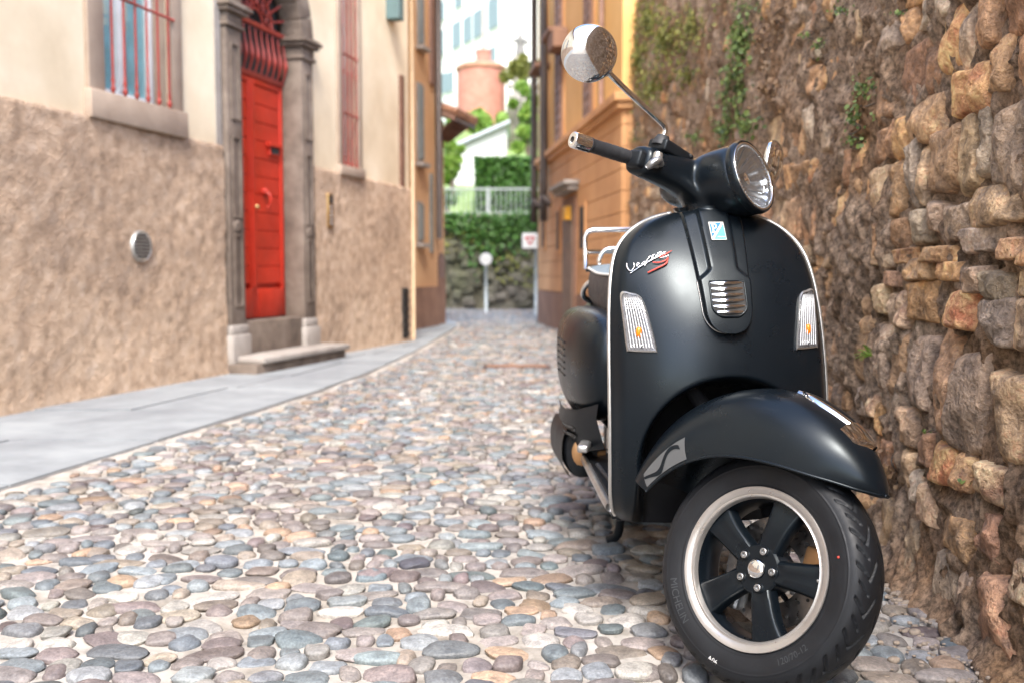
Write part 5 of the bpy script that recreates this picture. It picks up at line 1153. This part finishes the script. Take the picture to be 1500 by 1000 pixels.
def fuse(lofts, voxel, smooth_it, name, mat, parent, steer, cut=None):
    mb = MB()
    for V, Fc in lofts: mb.add(V, Fc)
    me = mesh('tmp', mb.V(), mb.f); bm = bmesh.new(); bm.from_mesh(me); bmesh.ops.recalc_face_normals(bm, faces=bm.faces); bm.to_mesh(me); bm.free()
    o = bpy.data.objects.new('tmp', me); COL.objects.link(o)
    m = o.modifiers.new('r', 'REMESH'); m.mode = 'VOXEL'; m.voxel_size = voxel; m.use_smooth_shade = True
    m2 = o.modifiers.new('s', 'SMOOTH'); m2.iterations = smooth_it; m2.factor = .5
    dg = bpy.context.evaluated_depsgraph_get(); ev = o.evaluated_get(dg); nm = bpy.data.meshes.new_from_object(ev)
    bpy.data.objects.remove(o); bpy.data.meshes.remove(me)
    if cut is not None:                          # open the mouth for the lamp
        bm = bmesh.new(); bm.from_mesh(nm); c_, n_, r_c, dp = cut; kill = []
        for v in bm.verts:
            q = np.array(v.co) - c_; h = q @ n_
            if h > -dp and np.linalg.norm(q - h * n_) < r_c: kill.append(v)
        bmesh.ops.delete(bm, geom=kill, context='VERTS'); bm.to_mesh(nm); bm.free()
    co = np.empty(len(nm.vertices) * 3); nm.vertices.foreach_get('co', co); co = co.reshape(-1, 3); co = ST(co) if steer else co; nm.vertices.foreach_set('co', co.ravel()); nm.update()
    nm.polygons.foreach_set('use_smooth', np.ones(len(nm.polygons), bool)); nm.name = name; nm.materials.clear()
    return link(name, nm, mat, parent)
tl = .4136
nac = loft([ring(HC + HN * -.006, tl, .084, .084), ring(HC - HN * .02 + (0, 0, 0), tl, .0865, .0865), ring(HC + (0, .055, -.016), tl * .85, .0860, .083), ring(HC + (0, .10, -.020), tl * .6, .080, .072), ring(HC + (0, .15, -.030), .15, .070, .056), ring(HC + (0, .205, -.040), 0, .056, .040), ring(HC + (0, .24, -.045), 0, .03, .02)])
bar = []
for x in np.linspace(-.205, .205, 17):
    a = abs(x) / .205; c_ = (x, yax(1.03) + .012 + .030 * a ** 2, 1.036 - .012 * a ** 2); ry, rz_ = .056 - .018 * a, .048 - .012 * a; t = np.linspace(0, 2 * np.pi, 32, endpoint=False); f = lambda v: np.sign(v) * np.abs(v) ** .75
    bar.append(np.c_[np.full(32, x), c_[1] + ry * f(np.cos(t)), c_[2] + rz_ * f(np.sin(t))])
bar = loft(bar, 3)
neck = loft([ring((0, yax(z) + dy, z), -RAKE * .0, rx, ry_) @ np.eye(3) if False else np.array([0, yax(z) + dy, z]) + np.c_[rx * np.cos(np.linspace(0, 2 * np.pi, 36, endpoint=False)), ry_ * np.sin(np.linspace(0, 2 * np.pi, 36, endpoint=False)), 0 * np.arange(36.)] for z, rx, ry_, dy in ((.86, .045, .045, .0), (.90, .048, .048, .0), (.945, .052, .052, .0), (.972, .0535, .054, .0), (.985, .076, .056, .0), (.997, .108, .050, .002), (1.008, .145, .044, .006), (1.022, .175, .036, .012))], 5)
head = fuse([nac, bar, neck], .0038, 90, 'headset', M_blk, sc, True, (HC, HN, .076, .03))
hx_ = lambda mb: mb.xf(ST)
def hl(prof, n, nm, mat, parent, **kw): return MB().lathe(prof, n, HC, HN).xf(ST).build(nm, mat, parent, **kw)
lamp = hl([(.0800, -.012), (.0862, -.012), (.0880, -.004), (.0878, .004), (.0850, .0085), (.0815, .0075), (.0800, .003), (.0795, -.01)], 72, 'headlight', M_blk, sc, smooth=True, angle=60)
hl([(.0802, .004), (.0822, .0078), (.0800, .0100), (.0772, .0085), (.0768, .004)], 72, 'headlight_bezel', M_chr, lamp, smooth=True)
mb = MB(); th = np.linspace(0, 2 * np.pi, 120, endpoint=False)
for k in range(60): a = 2 * math.pi * k / 60; p_ = lambda r, h: HC + HN * h + r * (math.cos(a) * np.array([1, 0, 0]) + math.sin(a) * HU); mb.tube([p_(.0715, .0065), p_(.0775, .0062)], .0011, 5)
mb.xf(ST).build('bezel_knurl', M_metal, lamp, smooth=True)
hl([(.0775, .006), (.070, .0125), (.055, .0185), (.035, .0225), (.015, .0245), (.0004, .025)], 64, 'headlight_lens', M_lens, lamp, smooth=True)
rp = [(.0770, .004)] + [(r, -.040 + .044 * (r / .074) ** 2) for r in np.linspace(.074, .012, 24)]
n = 96; V, Fc = latheVF(rp, n, (0, 0, 0), (0, 0, 1)); ang_ = np.arctan2(V[:, 1], V[:, 0]); rad = np.hypot(V[:, 0], V[:, 1]); V[:, 2] += .0022 * np.sin(ang_ * 14) * sstep(.02, .06, rad) * (1 - sstep(.070, .076, rad))
Vw = HC + V[:, 0:1] * np.array([1, 0, 0]) + V[:, 1:2] * HU + V[:, 2:3] * HN
MB().add(Vw, Fc).xf(ST).build('reflector', simple('reflector_chrome', (.50, .54, .58), .16, .95, var=.05, vscale=30), lamp, smooth=True)
hl([(.016, -.037), (.016, -.014), (.0145, -.010), (.008, -.0085), (.0003, -.008)], 28, 'bulb_shield', M_chr, lamp, smooth=True, angle=40)
for s in (-1, 1):
    c0 = HC + HN * -.02; MB().tube(crom([c0 + np.array([s * .058, 0, 0]) - HU * .045, c0 + np.array([s * .066, 0, 0]) + HN * .014, c0 + np.array([s * .058, 0, 0]) + HU * .045], 8), .0022, 6).xf(ST).build('reflector_step', M_trim, lamp, smooth=True)
MB().box((-.075, -.012, -.075), (.075, -.006, -.045)).xf(lambda v: HC + v[:, 0:1] * np.array([1, 0, 0]) + v[:, 2:3] * HU + (v[:, 1:2] - .012) * HN * -1 * 0 + HN * -.02).build('parking_light', M_trim, lamp) if False else None

# handlebar ends
GT = np.array([-.3676, yax(1.0046) + .0997, 1.0046]); G0 = np.array([-.195, yax(1.03) + .048, 1.026]); gd = (GT - G0) / np.linalg.norm(GT - G0)
for s in (1, -1):
    m_ = np.array([s, 1, 1]); gt, g0 = GT * m_, G0 * m_; d_ = (gt - g0) / np.linalg.norm(gt - g0); L_ = np.linalg.norm(gt - g0)
    mb = MB(); pr = [(.0135, 0), (.0175, .002), (.0182, .006), (.0165, .010)]; zc = np.linspace(.012, L_ - .052, 40); pr += [(.0158 + .0009 * (np.sin(z * 900) > .2) * ((z > .03) & (z < L_ - .085)) , z) for z in zc]; pr += [(.0170, L_ - .050), (.0172, L_ - .046), (.0150, L_ - .044)]
    gp = part(mb.lathe(pr, 28, g0, d_), 'grip', M_grip, steer=True, smooth=True, angle=50)
    part(MB().lathe([(.0150, L_ - .045), (.0172, L_ - .044), (.0176, L_ - .042), (.0184, L_ - .008), (.0180, L_ - .002), (.0165, L_), (.0078, L_), (.0074, L_ - .003), (.0003, L_ - .003)], 32, g0, d_), 'bar_end', M_chr, gp, True, smooth=True, angle=40)
    part(MB().lathe([(.0060, L_ - .0029), (.0060, L_ - .0015), (.0003, L_ - .0012)], 16, g0, d_), 'bar_end_screw', M_iron, gp, True)
    # lever and its perch
    pv = np.array([-.178 * s, yax(1.03) - .005, 1.030]) if s > 0 else np.array([.178, yax(1.03) - .005, 1.030])
    sx = -s
    sx = -1 if s == 1 else 1
    pv = np.array([sx * .180, yax(1.03) + .000, 1.026])
    lever_pts = crom([pv + (0, .0, 0), pv + (sx * .018, -.022, -.002), pv + (sx * .030, -.020, -.012), pv + (sx * .034, -.008, -.026)], 6)
    part(MB().tube(lever_pts, np.interp(np.linspace(0, 1, len(lever_pts)), [0, .3, .8, 1], [.011, .010, .0095, .006]), 10), 'brake_lever', M_metal, steer=True, smooth=True)
    mb = MB(); mb.lathe([(.0003, .018), (.009, .017), (.011, .013), (.011, -.013), (.009, -.017), (.0003, -.018)], 18, pv + (sx * .012, -.010, .002), (0, 0, 1)); mb.tube([pv + (sx * .012, -.010, .002), pv + (-sx * .03, .006, .0)], .010, 12); part(mb, 'lever_perch', M_trim, steer=True, smooth=True, angle=40)
    mb = MB(); mb.box((-.022, -.022, -.020), (.022, .020, .020)); mb.xf(lambda v: v + np.array([sx * .20, yax(1.03) + .036, 1.022])); part(mb, 'switch_housing', M_plas, steer=True, smooth=True, angle=50, bevel=.008, seg=3)
    # reservoir cover on top
    mb = MB(); mb.box((-.052, -.030, -.016), (.055, .026, .012)); mb.xf(lambda v: v * (sx * -1, 1, 1) + np.array([sx * .125, yax(1.03) + .020, 1.074])); cv_ = part(mb, 'reservoir_cover', M_plas, steer=True, smooth=True, angle=50, bevel=.006, seg=3)
    part(MB().lathe([(.004, 0), (.004, .0015), (.0003, .002)], 12, (sx * .085, yax(1.03) - .0095, 1.080), (0, -1, .05)), 'cover_screw', M_metal, cv_, True)

# mirrors
ml = steer_y(1130, 240, yax(1.03) + .02)
mbase = np.array([-.163, yax(1.03) + .018, 1.088]); mc = steer_y(863, 79, yax(1.03) + .02)
for s in (1, -1):
    f = np.array([s, 1, 1]); b_, c_ = mbase * f, (mc if s == 1 else ml)
    up = b_ + np.array([0, 0, .026]); dirv = c_ - up; 
    ms = part(MB().tube(crom([b_ + (0, 0, -.02), b_, up, up + dirv * .12 + (0, 0, .004), up + dirv * .5, up + dirv * .90], 7), .0066, 14), 'mirror_stem', M_chr, steer=True, smooth=True)
    part(MB().lathe([(.021, -.016), (.0205, -.004), (.016, .003), (.014, .008), (.007, .010)], 24, b_, (0, 0, 1)), 'stem_boot', M_grip, ms, True, smooth=True, angle=45)
    if s == 1:
        vd = RS.T @ (RB.T @ -ray(863, 79)); vd /= np.linalg.norm(vd); nrm = vd + np.array([.12, -.10, .02])
    else: nrm = np.array([.35, -1, .08])
    nrm = nrm / np.linalg.norm(nrm)
    q = [(.0570, -.006), (.0592, -.003), (.0597, .0)] + [(.0597 * math.cos(t), .026 * math.sin(t)) for t in np.linspace(.06, math.pi / 2 - .01, 18)]
    hd = part(MB().lathe(q, 56, c_, nrm), 'mirror', M_chr, steer=True, smooth=True)
    part(MB().lathe([(.0575, -.0045), (.0003, -.0045)], 48, c_, nrm), 'mirror_glass', simple('mirror_glass', (.55, .57, .58), .02, 1., var=.02), hd, True)
    part(MB().lathe([(.0003, .014), (.010, .012), (.0125, .006), (.0125, -.006), (.010, -.010), (.0003, -.012)], 18, c_ - dirv / np.linalg.norm(dirv) * .060, dirv), 'mirror_joint', M_chr, hd, True, smooth=True)

# ------------------------------------------------------------------ floor, body, seat
def slab(xs, ys, z0, z1):      # outline half-width xs at ys
    P = np.array([[(-x, y, z0), (-x, y, z1), (x, y, z1), (x, y, z0)] for x, y in zip(xs, ys)]); m_ = MB(); m_.grid(P, cv=True); m_.add(P[0], [(0, 1, 2, 3)]); m_.add(P[-1], [(3, 2, 1, 0)]); return m_
ysf = np.linspace(.40, 1.06, 14); xsf = np.interp(ysf, [.30, .36, .5, .8, 1.06], [.222, .230, .226, .212, .20])
flo = part(slab(xsf, ysf, .248, .285), 'floorboard', M_plas, bevel=.008)
for s in (-1, 1):
    part(MB().tube([(s * (x + .004), y, .276) for x, y in zip(xsf, ysf)], .011, 10), 'floor_rail', M_trim, flo, smooth=True)
    for k in range(3): part(MB().tube([(s * (.10 + .045 * k), y, .288) for y in np.linspace(.42, .86, 5)], .007, 8), 'tread_strip', M_grip, flo, smooth=True)
part(slab(np.interp(np.linspace(.40, 1.0, 8), [.40, .6, 1.0], [.05, .06, .08]), np.linspace(.40, 1.0, 8), .27, .345), 'tunnel', M_plas, bevel=.02, smooth=True)
part(slab([.10, .13, .14, .14], [.56, .66, .8, 1.05], .205, .247), 'belly_pan', M_plas, bevel=.02)
def sring(y, cx, cz, rx, rz_, p, n=40): t = np.linspace(0, 2 * np.pi, n, endpoint=False); f = lambda v: np.sign(v) * np.abs(v) ** (2 / p); return np.c_[cx + rx * f(np.cos(t)), np.full(n, y), cz + rz_ * f(np.sin(t))]
V, Fc = loft([sring(.90, 0, .50, .10, .17, 3), sring(.96, 0, .51, .155, .19, 3), sring(1.15, 0, .535, .175, .19, 3), sring(1.5, 0, .59, .16, .16, 2.8), sring(1.68, 0, .64, .12, .11, 2.5), sring(1.78, 0, .66, .06, .06, 2.2)], 5); body = part(MB().add(V, Fc), 'tail_body', M_blk, smooth=True)
for s in (-1, 1):
    yv = [.875, .90, .97, 1.08, 1.22, 1.40, 1.58, 1.70, 1.77]; ox = [.155, .192, .224, .243, .249, .242, .215, .165, .10]; zb = [.50, .44, .40, .385, .38, .40, .46, .53, .58]; zt_ = [.60, .665, .705, .722, .725, .722, .71, .69, .66]
    V, Fc = loft([sring(y, s * (o - (o - .05) * .5), (a + b) / 2, (o - .05) * .5, (b - a) / 2, 2.7) for y, o, a, b in zip(yv, ox, zb, zt_)], 6)
    cow = part(MB().add(V, Fc), 'rear_cowl', M_blk, smooth=True)
    for k in range(6): zz_ = .52 + .02 * k; part(MB().tube([(s * .248, y, zz_ + .03 * (y - 1.2)) for y in np.linspace(1.14, 1.30, 4)], .003, 6), 'cowl_louvre', M_plas, cow, smooth=True)
    part(MB().tube([(s * x, y, z) for x, y, z in ((.205, .93, .415), (.238, 1.08, .392), (.246, 1.22, .387), (.24, 1.4, .405))], .004, 6), 'cowl_trim', M_trim, cow, smooth=True)
    mb = MB(); P = np.array([[(s * (o + .006), y, z1 + .02), (s * (o + .012), y, z1 - .02), (s * (o - .012), y, z0), (s * (o - .06), y, z0)] for y, o, z0, z1 in ((.88, .178, .33, .44), (.96, .225, .31, .415), (1.08, .246, .31, .40), (1.22, .244, .33, .395), (1.36, .23, .36, .40))]); mb.grid(P); side = part(mb, 'side_panel', M_plas, smooth=True, angle=45)
    for k in range(2):
        a = [(s * (np.interp(y, [.96, 1.08, 1.22], [.234, .255, .253])), y, .372 - .022 * k) for y in np.linspace(.99, 1.12, 6)]; part(MB().tube(a, .0055, 8), 'panel_slot', M_dark, side, smooth=True)
    part(MB().box((-.016, -.05, -.010), (.016, .05, .012)).xf(lambda v: v @ rotm((0, 0, 1), s * .25).T + np.array([s * .222, .90, .335])), 'foot_peg', M_trim, bevel=.006, smooth=True, angle=50)
# seat
ys_ = [.80, .83, .90, 1.05, 1.25, 1.45, 1.60, 1.66]; sw = [.05, .08, .105, .124, .130, .122, .095, .05]; stp = [.790, .806, .818, .822, .826, .838, .842, .832]; sbt = [.74, .70, .672, .672, .70, .72, .74, .78]
def seat_sec(w, t, b, y, n=48):
    pts = []
    out = crom([(-w * .55, b), (-w * .96, b + .02), (-w * 1.03, (t + b) / 2), (-w * .985, t - .014), (-w * .86, t + .004), (-w * .4, t + .012), (0, t + .013)], 5); out = np.vstack([out, out[:-1][::-1] * (-1, 1)]); return np.c_[out[:, 0], np.full(len(out), y), out[:, 1]]
V, Fc = loft([seat_sec(w, t, b, y) for w, t, b, y in zip(sw, stp, sbt, ys_)], 6); seat = part(MB().add(V, Fc), 'seat', M_seat, smooth=True, angle=60)
fw_, ft_ = spline(ys_, sw), spline(ys_, stp); yt = np.linspace(.815, 1.645, 50)
G = np.array([[(x * fw_(y) * .93, y, ft_(y) + .0165 - .012 * abs(x) ** 3 + .0018 * math.sin(y * 150)) for x in np.linspace(-1, 1, 17)] for y in np.linspace(.82, 1.64, 160)]); part(MB().grid(G), 'seat_top', M_seatt, seat, smooth=True)
lp = np.vstack([[(-fw_(y) * .945, y, ft_(y) + .004) for y in yt], [(fw_(y) * .945, y, ft_(y) + .004) for y in yt[::-1]]]); part(MB().tube(lp, .0042, 8, closed=True), 'piping', M_pipew, seat, smooth=True)
# chrome rack and grab rail
yr = 1.60; rz1 = float(on_y(890, 337, yr)[2]); hwk = abs(float(on_y(857, 380, yr)[0])); zl = [float(on_y(880, q, yr)[2]) for q in (369, 391)]
c5 = lambda pts, n=5: crom(pts, n)
rk = part(MB().tube(np.vstack([[(-hwk, yr - .02, .845), (-hwk, yr, rz1 - .035)], c5([(-hwk, yr, rz1 - .03), (-hwk + .009, yr, rz1 - .009), (-hwk + .03, yr, rz1)], 6), c5([(hwk - .03, yr, rz1), (hwk - .009, yr, rz1 - .009), (hwk, yr, rz1 - .03)], 6), [(hwk, yr, rz1 - .035), (hwk, yr - .02, .845)]]), .0085, 14), 'luggage_rack', M_chr, smooth=True)
for z in zl: part(MB().tube([(-hwk, yr, z), (hwk, yr, z)], .0075, 12), 'rack_bar', M_chr, rk, smooth=True)
a_ = hwk * .62; part(MB().tube(c5([(-a_, yr - .05, .86), (-a_, yr - .05, .88), (-a_ + .015, yr - .05, .905), (-a_ + .04, yr - .05, .915), (a_ - .04, yr - .05, .915), (a_ - .015, yr - .05, .905), (a_, yr - .05, .88), (a_, yr - .05, .86)], 6), .0075, 12), 'rack_bar', M_chr, rk, smooth=True)
for s in (-1, 1):
    g_ = np.array([on_y(px_, py_, 1.47) for px_, py_ in ((880, 409), (866, 412), (856, 422), (856, 434), (866, 441), (882, 443))]); g_[:, 1] += np.array([-.04, -.02, 0, .02, .04, .06]); g_[:, 0] = np.where(s < 0, g_[:, 0], -g_[:, 0]); part(MB().tube(c5(g_, 6), .0095, 14), 'grab_rail', M_chr, smooth=True)
part(MB().tube([(0, 1.60, .83), (0, yr - .01, .80)], .02, 10), 'rack_mount', M_plas, smooth=True); part(MB().tube([(-hwk, yr - .02, .845), (0, yr - .05, .835), (hwk, yr - .02, .845)], .010, 10), 'rack_foot', M_chr, rk, smooth=True)
# muffler, engine, stand, tail
V, Fc = loft([sring(1.02, -.185, .30, .02, .03, 2), sring(1.04, -.20, .295, .045, .070, 2.4), sring(1.10, -.205, .292, .055, .082, 2.4), sring(1.40, -.20, .30, .055, .078, 2.4), sring(1.50, -.195, .31, .03, .04, 2)], 5); mf = part(MB().add(V, Fc), 'muffler', M_plas, smooth=True)
P = np.array([sring(y, -.207, .292, .062, .090, 2.4)[14:28] for y in np.linspace(1.06, 1.38, 6)]); part(MB().grid(P), 'heat_shield', M_plas, mf, smooth=True)
part(MB().lathe([(.0003, 0), (.040, .002), (.052, .008)], 24, (-.19, 1.022, .295), (0, 1, 0)), 'muffler_cap', M_gold, mf, smooth=True)
V, Fc = loft([sring(1.0, 0, .30, .07, .06, 2.5), sring(1.1, .02, .29, .11, .09, 2.6), sring(1.3, .06, .26, .10, .10, 2.6), sring(1.45, .08, .25, .06, .09, 2.6)], 4); part(MB().add(V, Fc), 'engine', M_metal, smooth=True)
for s in (-1, 1): part(MB().tube(crom([(s * .06, 1.02, .24), (s * .085, 1.05, .12), (s * .095, 1.075, .03), (s * .12, 1.10, .004)], 5), .014, 10), 'stand_leg', M_plas, smooth=True)
part(MB().tube([(-.07, 1.03, .19), (.07, 1.03, .19)], .012, 8), 'stand_crossbar', M_plas, smooth=True)
V, Fc = loft([sring(1.70, 0, .63, .06, .05, 2.5), sring(1.80, 0, .62, .055, .045, 2.5), sring(1.815, 0, .62, .03, .02, 2.5)], 4); part(MB().add(V, Fc), 'tail_light', simple('tail_red', (.45, .02, .02), .2), smooth=True)
P = np.array([[(x, 1.68 + .12 * t + .01 * (1 - (x / .07) ** 2), .55 - .25 * t) for x in np.linspace(-.08, .08, 9)] for t in np.linspace(0, 1, 8)]); part(MB().grid(P), 'rear_mudguard', M_plas, smooth=True)
# stand the machine on the stones
bpy.context.view_layer.update()
